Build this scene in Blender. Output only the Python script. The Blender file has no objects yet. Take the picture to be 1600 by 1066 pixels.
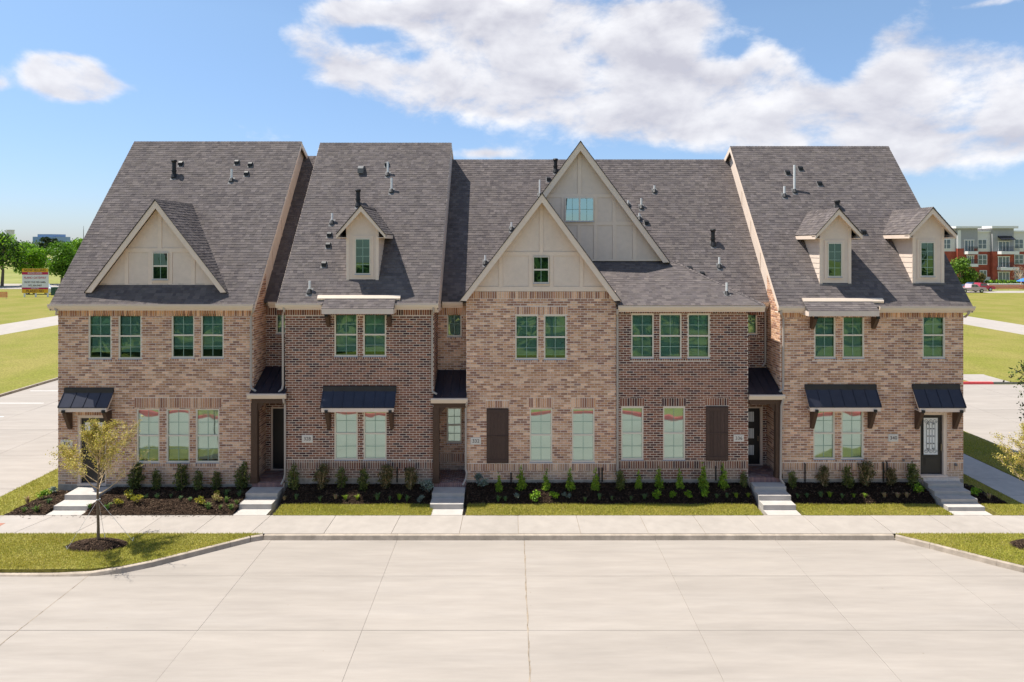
import bpy, math, random
import numpy as np
from mathutils import Vector, Matrix
R = math.radians
rnd = random.Random(11)
C = bpy.context.scene.collection

# ------------------------------------------------------------------ camera, sky, sun, exposure
F, HZ, D0, CZ = 1040.0, 382.0, 25.4, 9.1      # focal length and horizon in pixels, metres to the facade, eye height
cam_d = bpy.data.cameras.new('camera'); cam = bpy.data.objects.new('camera', cam_d); C.objects.link(cam)
cam.location = (0, -D0, CZ); cam.rotation_euler = (R(90), 0, 0)
cam_d.sensor_width = 36; cam_d.lens = F/1600*36; cam_d.shift_y = -(533-HZ)/1600
cam_d.clip_end = 6000; cam_d.clip_start = 0.1
sc = bpy.context.scene; sc.camera = cam
SUN = Vector((-.48, .075, 1)).normalized()
sd = bpy.data.lights.new('sun', 'SUN'); so = bpy.data.objects.new('sun', sd); C.objects.link(so)
sd.energy = 5.0; sd.angle = R(.5); sd.color = (1, .955, .88)
so.rotation_euler = SUN.to_track_quat('Z', 'Y').to_euler()
sc.view_settings.view_transform = 'Standard'; sc.view_settings.look = 'None'
sc.view_settings.exposure = 0.56; sc.view_settings.gamma = 1; sc.view_settings.use_curve_mapping = False
SKY = .115

world = bpy.data.worlds.new('World'); sc.world = world; world.use_nodes = True
def build_world():
    nt = world.node_tree; N = nt.nodes; L = nt.links; N.clear()
    def m(op, a, b=None, c=None, clamp=False):
        n = N.new('ShaderNodeMath'); n.operation = op; n.use_clamp = clamp
        for i, x in enumerate((a, b, c)):
            if x is None: continue
            if isinstance(x, (int, float)): n.inputs[i].default_value = x
            else: L.new(x, n.inputs[i])
        return n.outputs[0]
    tc = N.new('ShaderNodeTexCoord'); sep = N.new('ShaderNodeSeparateXYZ'); L.new(tc.outputs['Generated'], sep.inputs[0])
    x, y, z = sep.outputs
    az = m('ARCTAN2', x, y); el = m('ARCSINE', z)
    comb = N.new('ShaderNodeCombineXYZ'); L.new(az, comb.inputs[0]); L.new(m('MULTIPLY', el, 1.7), comb.inputs[1])
    def noise(vec, scale, detail, rough, dist=0):
        n = N.new('ShaderNodeTexNoise'); n.inputs['Scale'].default_value = scale; n.inputs['Detail'].default_value = detail
        n.inputs['Roughness'].default_value = rough; n.inputs['Distortion'].default_value = dist
        L.new(vec, n.inputs['Vector']); return n.outputs[0]
    nA = noise(comb.outputs[0], 6.5, 11, .62, .15)
    mp = N.new('ShaderNodeMapping'); mp.inputs['Location'].default_value = (3.1, .09, 2); L.new(comb.outputs[0], mp.inputs[0])
    mp2 = N.new('ShaderNodeMapping'); mp2.inputs['Location'].default_value = (0, .035, 0); L.new(comb.outputs[0], mp2.inputs[0])
    nB = noise(mp2.outputs[0], 6.5, 5, .5, .15)
    nL = noise(mp.outputs[0], 1.6, 4, .5)
    def dirs(px, py):
        dx = px-800; return math.atan(dx/F), math.atan((HZ-py)/math.hypot(F, dx))
    blobs = [(105,112,56,36,1.5),(130,135,62,30,1.3),(200,138,30,14,.35),(60,100,26,22,.35),(0,130,14,16,.5),(560,20,90,30,.8),(650,105,120,45,.85),(520,110,60,38,.85),(460,60,40,28,.55),(700,25,120,40,1.),(860,40,160,70,1.15),
             (930,110,170,75,1.15),(760,165,130,34,1.0),(1060,30,100,34,1.0),(1110,150,150,50,1.1),(1205,95,45,48,1.),(1010,198,170,44,1.1),(1280,185,120,56,1.1),
             (1420,110,90,50,1.1),(1550,110,130,50,1.15),(1530,228,130,40,1.2),(1400,228,90,40,1.1),(1310,222,80,34,1.0),(1290,50,60,16,.45),(1390,55,40,20,.6),(1560,2,60,9,.9),(750,240,60,11,1.05),(1170,45,40,26,.6),(1620,180,120,50,1.),
             (590,52,40,16,-.7),(640,88,26,12,-.6),(1240,40,40,26,-.8),(1300,105,34,26,-.7),(1170,20,16,20,-.6),(1500,205,60,10,-.5),(1150,72,24,16,-.6)]
    tot = None
    for (px, py, rx, ry, a) in blobs:
        A, E = dirs(px, py); A2, _ = dirs(px+rx, py); _, E2 = dirs(px, py-ry)
        u = m('MULTIPLY', m('SUBTRACT', az, A), 1/abs(A2-A)); v = m('MULTIPLY', m('SUBTRACT', el, E), 1/abs(E2-E))
        g = m('EXPONENT', m('MULTIPLY', m('ADD', m('MULTIPLY', u, u), m('MULTIPLY', v, v)), -1.0))
        tot = m('MULTIPLY_ADD', g, a, tot if tot is not None else 0.0)
    # general broken cloud wherever the photograph does not look
    fr = m('MULTIPLY', m('SUBTRACT', 1.0, m('SMOOTH_MIN', 1.0, m('MULTIPLY', m('MAXIMUM', m('SUBTRACT', m('ABSOLUTE', az), .72), 0.0), 5.0), .1)),
           m('SUBTRACT', 1.0, m('SMOOTH_MIN', 1.0, m('MULTIPLY', m('MAXIMUM', m('SUBTRACT', el, .38), 0.0), 5.0), .1)))
    gen = m('MULTIPLY', m('SUBTRACT', nL, .46), 5.0)
    low = m('MULTIPLY', m('SUBTRACT', el, .10), 8.0, clamp=True)
    gen = m('MULTIPLY', m('MAXIMUM', gen, 0.0), low)
    mix = m('ADD', m('MULTIPLY', tot, fr), m('MULTIPLY', gen, m('SUBTRACT', 1.0, fr)))
    def dens(n): return m('SUBTRACT', m('ADD', m('MULTIPLY', m('MINIMUM', mix, 1.15), .66), m('MULTIPLY', m('SUBTRACT', n, .5), 2.0)), .24)
    d = dens(nA)
    mr = N.new('ShaderNodeMapRange'); mr.interpolation_type = 'SMOOTHSTEP'; L.new(d, mr.inputs[0]); mr.inputs[1].default_value = 0.0; mr.inputs[2].default_value = .50
    alpha = m('MULTIPLY', mr.outputs[0], .93)
    # relief: denser above than here = shaded underside
    sh = N.new('ShaderNodeMapRange'); L.new(m('ADD', m('MULTIPLY', m('SUBTRACT', nB, nA), 2.6), m('MULTIPLY', d, .55)), sh.inputs[0])
    sh.inputs[1].default_value = -.10; sh.inputs[2].default_value = .62
    ramp = N.new('ShaderNodeMix'); ramp.data_type = 'RGBA'; L.new(sh.outputs[0], ramp.inputs[0])
    ramp.inputs[6].default_value = (.70, .695, .71, 1); ramp.inputs[7].default_value = (.43, .425, .475, 1)
    sky = N.new('ShaderNodeTexSky'); sky.sky_type = 'NISHITA'; sky.sun_disc = False
    sky.sun_elevation = math.asin(SUN.z); sky.sun_rotation = math.atan2(SUN.x, SUN.y)
    sky.air_density = 1.0; sky.dust_density = .3; sky.ozone_density = 2.5; sky.altitude = 0
    hz_ = N.new('ShaderNodeMix'); hz_.data_type = 'RGBA'; L.new(m('MULTIPLY', el, 3.2, clamp=True), hz_.inputs[0]); hz_.inputs[6].default_value = (.54, .62, .85, 1); hz_.inputs[7].default_value = (.98, 1.0, 1.0, 1)
    tn = N.new('ShaderNodeMix'); tn.data_type = 'RGBA'; tn.blend_type = 'MULTIPLY'; tn.inputs[0].default_value = 1; L.new(sky.outputs[0], tn.inputs[6]); L.new(hz_.outputs[2], tn.inputs[7])
    b1 = N.new('ShaderNodeBackground'); b1.inputs[1].default_value = SKY; L.new(tn.outputs[2], b1.inputs[0])
    b2 = N.new('ShaderNodeBackground'); b2.inputs[1].default_value = 1.0; L.new(ramp.outputs[2], b2.inputs[0])
    ms = N.new('ShaderNodeMixShader'); L.new(alpha, ms.inputs[0]); L.new(b1.outputs[0], ms.inputs[1]); L.new(b2.outputs[0], ms.inputs[2])
    out = N.new('ShaderNodeOutputWorld'); L.new(ms.outputs[0], out.inputs[0])
build_world()
sc.render.engine = 'CYCLES'
sc.cycles.max_bounces = 8; sc.cycles.transparent_max_bounces = 12

# ------------------------------------------------------------------ materials
def material(name, col, rough=.8, spec=.3, metal=0, var=0.0, vscale=4.0, var2=0.0, v2scale=.5, tint=None, bump=0.0, bscale=40.0,
             attr=False, rand=0.0, coat=0, stretch=None, detail=6, twosided=0.0, blotch=None, smear=None):
    mt = bpy.data.materials.new(name); mt.use_nodes = True; nt = mt.node_tree; N = nt.nodes; L = nt.links
    b = N['Principled BSDF']; b.inputs['Roughness'].default_value = rough; b.inputs['Specular IOR Level'].default_value = spec
    b.inputs['Metallic'].default_value = metal; b.inputs['Coat Weight'].default_value = coat
    rgb = N.new('ShaderNodeRGB'); rgb.outputs[0].default_value = (*col, 1); cur = rgb.outputs[0]
    tc = N.new('ShaderNodeTexCoord'); vec = tc.outputs['Object']
    geo = N.new('ShaderNodeNewGeometry'); vec = geo.outputs['Position']
    if stretch:
        mp = N.new('ShaderNodeMapping'); mp.inputs['Scale'].default_value = stretch; L.new(vec, mp.inputs[0]); vec = mp.outputs[0]
    def nz(scale, det=detail, ro=.6):
        n = N.new('ShaderNodeTexNoise'); n.inputs['Scale'].default_value = scale; n.inputs['Detail'].default_value = det; n.inputs['Roughness'].default_value = ro
        L.new(vec, n.inputs['Vector']); return n.outputs[0]
    def mix(kind, fac, a, bb):
        n = N.new('ShaderNodeMix'); n.data_type = 'RGBA'; n.blend_type = kind
        for k, x in ((0, fac), (6, a), (7, bb)):
            if isinstance(x, (int, float)): n.inputs[k].default_value = x
            elif isinstance(x, tuple): n.inputs[k].default_value = (*x, 1) if len(x) == 3 else x
            else: L.new(x, n.inputs[k])
        return n.outputs[2]
    def rng(inp, lo, hi, a, c):
        n = N.new('ShaderNodeMapRange'); L.new(inp, n.inputs[0]); n.inputs[1].default_value = lo; n.inputs[2].default_value = hi
        n.inputs[3].default_value = a; n.inputs[4].default_value = c; return n.outputs[0]
    def vmul(c0, s):
        cb = N.new('ShaderNodeCombineColor'); [L.new(s, cb.inputs[i]) for i in range(3)]
        return mix('MULTIPLY', 1.0, c0, cb.outputs[0])
    if attr:
        a = N.new('ShaderNodeAttribute'); a.attribute_name = 'Col'; cur = mix('MULTIPLY', 1.0, cur, a.outputs[0])
    if rand:
        oi = N.new('ShaderNodeObjectInfo'); cur = vmul(cur, rng(oi.outputs['Random'], 0, 1, 1-rand, 1+rand))
    if tint: cur = mix('MIX', rng(nz(v2scale), .38, .62, 0, 1), cur, tint)
    elif var2: cur = vmul(cur, rng(nz(v2scale), .3, .7, 1-var2, 1+var2))
    if blotch:   # (colour, scale, lo, hi, amount)
        cur = mix('MIX', rng(nz(blotch[1]), blotch[2], blotch[3], 0, blotch[4]), cur, blotch[0])
    if var: cur = vmul(cur, rng(nz(vscale), .3, .7, 1-var, 1+var))
    if smear:
        sp = N.new('ShaderNodeSeparateXYZ'); L.new(geo.outputs['Position'], sp.inputs[0]); lowz = rng(sp.outputs[2], .25, 1.05, .62, 0); ns = rng(nz(1.1), .40, .62, 0, 1)
        mu = N.new('ShaderNodeMath'); mu.operation = 'MULTIPLY'; L.new(lowz, mu.inputs[0]); L.new(ns, mu.inputs[1]); cur = mix('MIX', mu.outputs[0], cur, smear)
    L.new(cur, b.inputs['Base Color'])
    if bump:
        bp = N.new('ShaderNodeBump'); bp.inputs['Strength'].default_value = bump; bp.inputs['Distance'].default_value = .02
        L.new(nz(bscale, 4), bp.inputs['Height']); L.new(bp.outputs[0], b.inputs['Normal'])
    if twosided:
        tr = N.new('ShaderNodeBsdfTranslucent'); L.new(cur, tr.inputs[0]); ms = N.new('ShaderNodeMixShader'); ms.inputs[0].default_value = twosided
        L.new(b.outputs[0], ms.inputs[1]); L.new(tr.outputs[0], ms.inputs[2]); L.new(ms.outputs[0], N['Material Output'].inputs[0])
    return mt
M = {}
M['brick'] = material('brick_clay', (1, 1, 1), .9, .15, attr=True, var2=.10, v2scale=.9, var=.16, vscale=18, bump=.5, bscale=60, blotch=((.52, .43, .37), 2.3, .60, .74, .35), smear=(.50, .41, .32))
M['mortar_light'] = material('mortar_pale', (.76, .65, .56), .95, .1, var=.12, vscale=12, bump=.4)
M['mortar_white'] = material('mortar_cream', (.72, .61, .50), .95, .1, var=.10, vscale=12, bump=.4)
M['foundation'] = material('foundation_concrete', (.34, .30, .25), .9, .2, var=.25, vscale=5, tint=(.38, .34, .29), v2scale=1.2)
M['shingle'] = material('asphalt_shingle', (1, 1, 1), .92, .12, attr=True, var=.16, vscale=60, var2=.07, v2scale=.8, bump=.6, bscale=150)
M['deck'] = material('roof_underlay', (.10, .09, .085), .95, .1)
M['siding'] = material('painted_siding', (.72, .59, .49), .75, .25, var=.04, vscale=6, var2=.05, v2scale=1.0, bump=.12, bscale=90)
M['trim'] = material('painted_trim', (.77, .62, .50), .6, .3, var=.04, vscale=5, bump=.05)
M['gutter'] = material('gutter_paint', (.70, .57, .45), .4, .5, var=.03, vscale=3)
M['spout'] = material('downspout_paint', (.42, .36, .31), .4, .5)
M['vinyl'] = material('window_vinyl', (.72, .64, .52), .45, .4)
M['muntin'] = material('grille_between_panes', (.30, .42, .34), .5, .3)
M['sill'] = material('sill_flashing', (.34, .37, .44), .5, .4)
M['metal_roof'] = material('dark_standing_seam', (.028, .030, .044), .33, .5, metal=.35, var=.15, vscale=3)
M['wood'] = material('dark_stained_wood', (.085, .048, .03), .65, .3, var=.25, vscale=10, stretch=(6, 6, .8), bump=.3)
M['shutter'] = material('shutter_stain', (.075, .045, .035), .65, .3, var=.25, vscale=8, stretch=(8, 8, .6), rand=.15, bump=.3)
M['door'] = material('black_door_paint', (.018, .017, .018), .4, .5)
M['iron'] = material('wrought_iron', (.012, .012, .014), .5, .5)
M['brass'] = material('door_handle_metal', (.25, .22, .18), .35, .5, metal=.9)
M['interior'] = material('interior_dark', (.06, .06, .058), .9, .1)
M['blind'] = material('blind_slat', (.82, .81, .77), .6, .3)
M['plaque'] = material('cast_stone', (.70, .64, .56), .8, .2, var=.05)
M['ink'] = material('engraved_number', (.09, .07, .06), .8, .2)
M['concrete'] = material('sidewalk_concrete', (.37, .33, .29), .85, .2, var=.07, vscale=2.2, var2=.06, v2scale=.5, rand=.03, bump=.15, bscale=120)
M['steps'] = material('step_concrete', (.46, .425, .385), .85, .2, var=.09, vscale=3, bump=.15, bscale=120)
M['road'] = material('road_concrete', (.335, .296, .256), .85, .2, var=.075, vscale=2.6, var2=.08, v2scale=.5, rand=.018, bump=.15, bscale=120, stretch=(.22, 1.5, 1), blotch=((.38, .34, .30), .7, .50, .70, .45))
M['joint'] = material('joint_filler', (.30, .245, .185), .95, .1, var=.3, vscale=6)
M['kerb'] = material('kerb_concrete', (.37, .31, .245), .88, .2, var=.2, vscale=4, var2=.18, v2scale=1.2, bump=.2)
M['kerbface'] = material('kerb_dirty_face', (.42, .32, .21), .9, .15, var=.35, vscale=3.0, bump=.2)
M['redpaint'] = material('red_kerb_paint', (.52, .06, .06), .6, .3, var=.15)
M['whitepaint'] = material('white_line_paint', (.72, .70, .66), .7, .2, var=.1)
M['tactile'] = material('red_tactile_pad', (.36, .17, .12), .8, .2)
M['lawn'] = material('turf_ground', (.185, .185, .034), .95, .1, var=.42, vscale=9, tint=(.235, .205, .056), v2scale=.22, bump=1.0, bscale=9, detail=10)
M['field'] = material('far_field', (.20, .215, .055), .95, .1, var=.2, vscale=.3, tint=(.28, .27, .10), v2scale=.02)
M['blade'] = material('grass_blade', (1, 1, 1), .7, .2, attr=True, twosided=.3)
M['leaf'] = material('leaf', (1, 1, 1), .55, .3, attr=True, twosided=.3)
M['bark'] = material('bark', (.17, .13, .09), .9, .1, var=.25, vscale=20)
M['twig'] = material('pale_twig', (.58, .44, .28), .9, .1, var=.2)
M['mulch'] = material('bark_mulch', (.028, .018, .013), .95, .1, var=.5, vscale=30, bump=1.0, bscale=25)
M['chip'] = material('mulch_chip', (1, 1, 1), .9, .1, attr=True)
M['edging'] = material('bed_edging', (.05, .035, .025), .8, .2)
M['brickfloor'] = material('brick_paver', (1, 1, 1), .85, .2, attr=True)
M['black'] = material('black_plastic', (.012, .012, .013), .5, .4)
M['pvc'] = material('white_pvc', (.72, .72, .70), .4, .4)
M['lead'] = material('flashing_metal', (.17, .165, .16), .7, .3, metal=0)
M['signwhite'] = material('sign_white', (.74, .74, .74), .5, .3)
M['signred'] = material('sign_crimson', (.48, .02, .08), .5, .3)
M['signyellow'] = material('sign_yellow', (.75, .42, .015), .5, .3)
M['orangenet'] = material('orange_netting', (.75, .22, .12), .7, .2)
M['redbrick'] = material('red_brick_far', (.34, .085, .055), .9, .1, var=.2, vscale=1.0)
M['stucco_grey'] = material('grey_stucco', (.34, .335, .34), .9, .1, var=.05)
M['stucco_pale'] = material('pale_stucco', (.66, .63, .59), .9, .1, var=.05)
M['stucco_white'] = material('white_stucco', (.72, .70, .67), .9, .1)
M['bluebuilding'] = material('hazy_blue_glass', (.20, .31, .50), .35, .5)  # blue glass, with distance haze brightened into the colour
M['farwindow'] = material('far_window_glass', (.10, .14, .16), .1, .8)
M['rubber'] = material('tyre_rubber', (.02, .02, .02), .8, .2)
M['chrome'] = material('wheel_metal', (.45, .45, .46), .3, .5, metal=.8)

def glass_mat(name, tint, refl, wave=.35, gc=(.78, 1.0, .92)):
    mt = bpy.data.materials.new(name); mt.use_nodes = True; nt = mt.node_tree; N = nt.nodes; L = nt.links; N.clear()
    out = N.new('ShaderNodeOutputMaterial'); tr = N.new('ShaderNodeBsdfTransparent'); tr.inputs[0].default_value = (*tint, 1)
    gl = N.new('ShaderNodeBsdfGlossy'); gl.inputs['Roughness'].default_value = .015; gl.inputs[0].default_value = (*gc, 1)
    geo = N.new('ShaderNodeNewGeometry'); nz = N.new('ShaderNodeTexNoise'); nz.inputs['Scale'].default_value = .9; nz.inputs['Detail'].default_value = 1
    L.new(geo.outputs['Position'], nz.inputs['Vector'])
    bp = N.new('ShaderNodeBump'); bp.inputs['Strength'].default_value = wave; bp.inputs['Distance'].default_value = .03
    L.new(nz.outputs[0], bp.inputs['Height']); L.new(bp.outputs[0], gl.inputs['Normal'])
    fr = N.new('ShaderNodeFresnel'); fr.inputs[0].default_value = 1.5
    ad = N.new('ShaderNodeMath'); ad.operation = 'ADD'; ad.use_clamp = True; L.new(fr.outputs[0], ad.inputs[0]); ad.inputs[1].default_value = refl
    ms = N.new('ShaderNodeMixShader'); L.new(ad.outputs[0], ms.inputs[0]); L.new(tr.outputs[0], ms.inputs[1]); L.new(gl.outputs[0], ms.inputs[2])
    L.new(ms.outputs[0], out.inputs[0]); return mt
M['glass'] = glass_mat('window_glass', (.85, .97, .91), .33)
M['glass_sky'] = glass_mat('upper_window_glass', (.3, .45, .45), .45)
M['glass_dark'] = glass_mat('window_glass_dark', (.60, .84, .72), .12, gc=(.62, .95, .78))

def brick_far_mat(name, c1, c2, mo):
    mt = bpy.data.materials.new(name); mt.use_nodes = True; nt = mt.node_tree; N = nt.nodes; L = nt.links
    b = N['Principled BSDF']; b.inputs['Roughness'].default_value = .9
    geo = N.new('ShaderNodeNewGeometry'); sep = N.new('ShaderNodeSeparateXYZ'); L.new(geo.outputs['Position'], sep.inputs[0])
    ad = N.new('ShaderNodeMath'); L.new(sep.outputs[0], ad.inputs[0]); L.new(sep.outputs[1], ad.inputs[1])
    cb = N.new('ShaderNodeCombineXYZ'); L.new(ad.outputs[0], cb.inputs[0]); L.new(sep.outputs[2], cb.inputs[1])
    br = N.new('ShaderNodeTexBrick'); L.new(cb.outputs[0], br.inputs[0]); br.inputs['Scale'].default_value = 1
    br.inputs['Brick Width'].default_value = .256; br.inputs['Row Height'].default_value = .0896; br.inputs['Mortar Size'].default_value = .008
    br.inputs['Color1'].default_value = (*c1, 1); br.inputs['Color2'].default_value = (*c2, 1); br.inputs['Mortar'].default_value = (*mo, 1)
    L.new(br.outputs[0], b.inputs['Base Color']); return mt
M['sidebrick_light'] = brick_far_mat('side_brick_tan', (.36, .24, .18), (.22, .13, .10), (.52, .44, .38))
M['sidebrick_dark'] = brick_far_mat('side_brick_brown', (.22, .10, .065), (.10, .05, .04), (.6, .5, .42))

# ------------------------------------------------------------------ mesh helpers
WLOC = {}                       # world location of every Empty / part origin
def wl(p): return WLOC.get(p.name, Vector((0, 0, 0))) if p is not None else Vector((0, 0, 0))
class MB:
    def __init__(s): s.v = []; s.f = []; s.c = []
    def quad(s, a, b, c, d, col=(1, 1, 1)):
        n = len(s.v); s.v += [a, b, c, d]; s.f.append((n, n+1, n+2, n+3)); s.c.append(col)
    def tri(s, a, b, c, col=(1, 1, 1)):
        n = len(s.v); s.v += [a, b, c]; s.f.append((n, n+1, n+2)); s.c.append(col)
    def box(s, x0, x1, y0, y1, z0, z1, col=(1, 1, 1)):
        if x0 > x1: x0, x1 = x1, x0
        if y0 > y1: y0, y1 = y1, y0
        if z0 > z1: z0, z1 = z1, z0
        n = len(s.v)
        s.v += [(x0,y0,z0),(x1,y0,z0),(x1,y1,z0),(x0,y1,z0),(x0,y0,z1),(x1,y0,z1),(x1,y1,z1),(x0,y1,z1)]
        for q in ((0,3,2,1),(4,5,6,7),(0,1,5,4),(1,2,6,5),(2,3,7,6),(3,0,4,7)):
            s.f.append(tuple(n+i for i in q)); s.c.append(col)
    def prism(s, A, B, col=(1, 1, 1)):      # two matching rings of points, closed solid
        n = len(s.v); k = len(A); s.v += [tuple(p) for p in A]+[tuple(p) for p in B]
        s.f.append(tuple(n+i for i in range(k))[::-1]); s.f.append(tuple(n+k+i for i in range(k))); s.c += [col, col]
        for i in range(k):
            j = (i+1) % k; s.f.append((n+i, n+j, n+k+j, n+k+i)); s.c.append(col)
    def extr_x(s, prof, x0, x1, col=(1, 1, 1)): s.prism([(x0, y, z) for y, z in prof], [(x1, y, z) for y, z in prof], col)
    def extr_y(s, prof, y0, y1, col=(1, 1, 1)): s.prism([(x, y1, z) for x, z in prof], [(x, y0, z) for x, z in prof], col)
    def extr_z(s, prof, z0, z1, col=(1, 1, 1)): s.prism([(x, y, z0) for x, y in prof], [(x, y, z1) for x, y in prof], col)
    def tube(s, pts, rad, n=6, col=(1, 1, 1), cap=True):
        pts = [Vector(p) for p in pts]; k = len(pts)
        if not isinstance(rad, (list, tuple)): rad = [rad]*k
        base = len(s.v); prev = None
        for i, p in enumerate(pts):
            d = (pts[min(i+1, k-1)]-pts[max(i-1, 0)]).normalized()
            if prev is None: a = d.orthogonal().normalized()
            else: a = (prev-d*prev.dot(d)); a = a.normalized() if a.length > 1e-5 else d.orthogonal().normalized()
            prev = a; b = d.cross(a)
            for j in range(n):
                t = 2*math.pi*j/n; s.v.append(tuple(p+(a*math.cos(t)+b*math.sin(t))*rad[i]))
        for i in range(k-1):
            for j in range(n):
                q = (j+1) % n; s.f.append((base+i*n+j, base+i*n+q, base+(i+1)*n+q, base+(i+1)*n+j)); s.c.append(col)
        if cap:
            s.f.append(tuple(base+j for j in range(n))[::-1]); s.c.append(col)
            s.f.append(tuple(base+(k-1)*n+j for j in range(n))); s.c.append(col)
    def build(s, name, mat, parent=None, smooth=False, origin=None):
        me = bpy.data.meshes.new(name); o0 = Vector(origin) if origin is not None else wl(parent)
        v = np.array(s.v, dtype=np.float64).reshape(-1, 3)-np.array(o0)
        me.from_pydata(v.tolist(), [], s.f)
        ca = me.color_attributes.new('Col', 'FLOAT_COLOR', 'CORNER')
        cols = np.ones((len(me.loops), 4), dtype=np.float32); cnt = np.array([len(f) for f in s.f]); cols[:, :3] = np.repeat(np.array(s.c, dtype=np.float32).reshape(-1, 3), cnt, axis=0)
        ca.data.foreach_set('color', cols.ravel())
        if smooth: me.shade_smooth()
        me.materials.append(M[mat] if isinstance(mat, str) else mat)
        return place(name, me, parent, o0)
def np_mesh(name, V, Fc, cols, mat, parent=None, origin=None, kind=None):
    k = Fc.shape[1]; me = bpy.data.meshes.new(name); o0 = Vector(origin) if origin is not None else wl(parent)
    V = V-np.array(o0)
    me.vertices.add(len(V)); me.vertices.foreach_set('co', V.astype(np.float32).ravel())
    me.loops.add(Fc.size); me.loops.foreach_set('vertex_index', Fc.astype(np.int32).ravel())
    me.polygons.add(len(Fc)); me.polygons.foreach_set('loop_start', np.arange(0, Fc.size, k, dtype=np.int32)); me.polygons.foreach_set('loop_total', np.full(len(Fc), k, dtype=np.int32))
    me.update(calc_edges=True)
    ca = me.color_attributes.new('Col', 'FLOAT_COLOR', 'CORNER'); cc = np.ones((Fc.size, 4), dtype=np.float32); cc[:, :3] = np.repeat(cols, k, axis=0)
    ca.data.foreach_set('color', cc.ravel()); me.materials.append(M[mat])
    o = place(name, me, parent, o0)
    if kind: o['kind'] = kind
    return o
def place(name, me, parent, world):
    o = bpy.data.objects.new(name, me); C.objects.link(o); o.parent = parent
    o.location = Vector(world)-wl(parent); WLOC[o.name] = Vector(world); return o
def thing(name, label, cat, loc=(0, 0, 0), group=None):
    o = bpy.data.objects.new(name, None); C.objects.link(o); o.location = loc; WLOC[o.name] = Vector(loc)
    o['label'] = label; o['category'] = cat
    if group: o['group'] = group
    o.empty_display_size = .2; return o
def tag(o, label, cat, group=None):
    o['label'] = label; o['category'] = cat
    if group: o['group'] = group
    return o
def struct(o, kind='structure'): o['kind'] = kind; return o
def text(body, size, loc, mat, parent, name='lettering', depth=.004, align='CENTER', fit=None):
    cu = bpy.data.curves.new(name, 'FONT'); cu.body = body; cu.size = size; cu.align_x = align; cu.align_y = 'CENTER'; cu.extrude = depth
    cu.materials.append(M[mat]); o = place(name, cu, parent, loc); o.rotation_euler = (R(90), 0, 0)
    bpy.context.view_layer.update(); w = o.dimensions.x; loc_ = o.location.copy()
    me = bpy.data.meshes.new_from_object(o.evaluated_get(bpy.context.evaluated_depsgraph_get())); bpy.data.objects.remove(o); o = place(name, me, parent, loc); o.rotation_euler = (R(90), 0, 0)
    if fit and w > 0: o.scale = (fit/w, 1, 1)
    return o
def gx(px, Y=0): return (px-800)*(D0+Y)/F
def gz(py, Y=0): return CZ-(py-HZ)*(D0+Y)/F
def clip(poly, a, b, c):                      # keep a*x+b*y+c >= 0
    out = []
    for i in range(len(poly)):
        p, q = poly[i], poly[(i+1) % len(poly)]; dp = a*p[0]+b*p[1]+c; dq = a*q[0]+b*q[1]+c
        if dp >= 0: out.append(p)
        if (dp > 0 > dq) or (dp < 0 < dq):
            t = dp/(dp-dq); out.append((p[0]+(q[0]-p[0])*t, p[1]+(q[1]-p[1])*t))
    return out

# ------------------------------------------------------------------ ground, streets, pavements
GZ, RZ, SZ = -.62, -.60, -.45
m = MB(); 
for (a, b, c, d) in ((-3000, 3000, -400, 3500),): m.quad((a, c, GZ-.01), (b, c, GZ-.01), (b, d, GZ-.01), (a, d, GZ-.01))
struct(m.build('ground', 'field'))
def lawn(x0, x1, y0, y1, z, name='lawn'):
    nx, ny = max(1, int((x1-x0)/4)), max(1, int((y1-y0)/4)); nx, ny = min(nx, 40), min(ny, 40)
    mb = MB()
    for i in range(nx):
        for j in range(ny):
            xa, xb = x0+(x1-x0)*i/nx, x0+(x1-x0)*(i+1)/nx; ya, yb = y0+(y1-y0)*j/ny, y0+(y1-y0)*(j+1)/ny
            mb.quad((xa, ya, z), (xb, ya, z), (xb, yb, z), (xa, yb, z))
    return struct(mb.build(name, 'lawn'))
lawn(-140, -61.4, -30, 118, -.55); lawn(-54, -32.65, -30, 118, -.47)
lawn(54.3, 61, 21, 22, -.61); lawn(61, 150, 20.9, 107, -.55); lawn(31, 54.2, 20.9, 107, -.47); lawn(24, 31, 20.9, 107, -.48)
# base sheets of the streets, then slabs laid over the near ones with real joints
m = MB(); m.box(-32.5, 60, -11.9, 20.7, RZ-.3, RZ-.012); m.box(-32.5, -19.35, 20.7, 118, RZ-.3, RZ-.012); m.box(23.2, 24, 20.7, 107, RZ-.3, RZ-.012)
m.box(-140, -32.5, -11.9, -5.9, RZ-.3, RZ-.012)
roadbase = struct(m.build('road', 'joint'))
XJ = [-32.5, -28.4, -24.3, -20.2, -16.5, -12.4, -7.9, -3.77, .4, 4.7, 8.64, 12.8, 17.0, 21.2, 25.3, 29.4, 33.5, 37.6, 42]
YJ = [-11.9, -8.67, -5.93, -3.35]
for i in range(len(XJ)-1):
    for j in range(len(YJ)-1):
        g = .008 if XJ[i] in (.4, -12.4) else .0035; g2 = .008 if XJ[i+1] in (.4, -12.4) else .0035
        y0 = YJ[j]+.005; y1 = YJ[j+1]-.005
        mb = MB(); mb.box(XJ[i]+g, XJ[i+1]-g2, y0, y1, RZ-.03, RZ+rnd.uniform(-.002, .002)); mb.build('concrete_slab', 'road', roadbase)
YK = [-3.35, 1.0, 5.2, 9.4, 13.6, 17.8, 22.0, 26.2, 30.4, 35, 40, 46]
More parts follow.
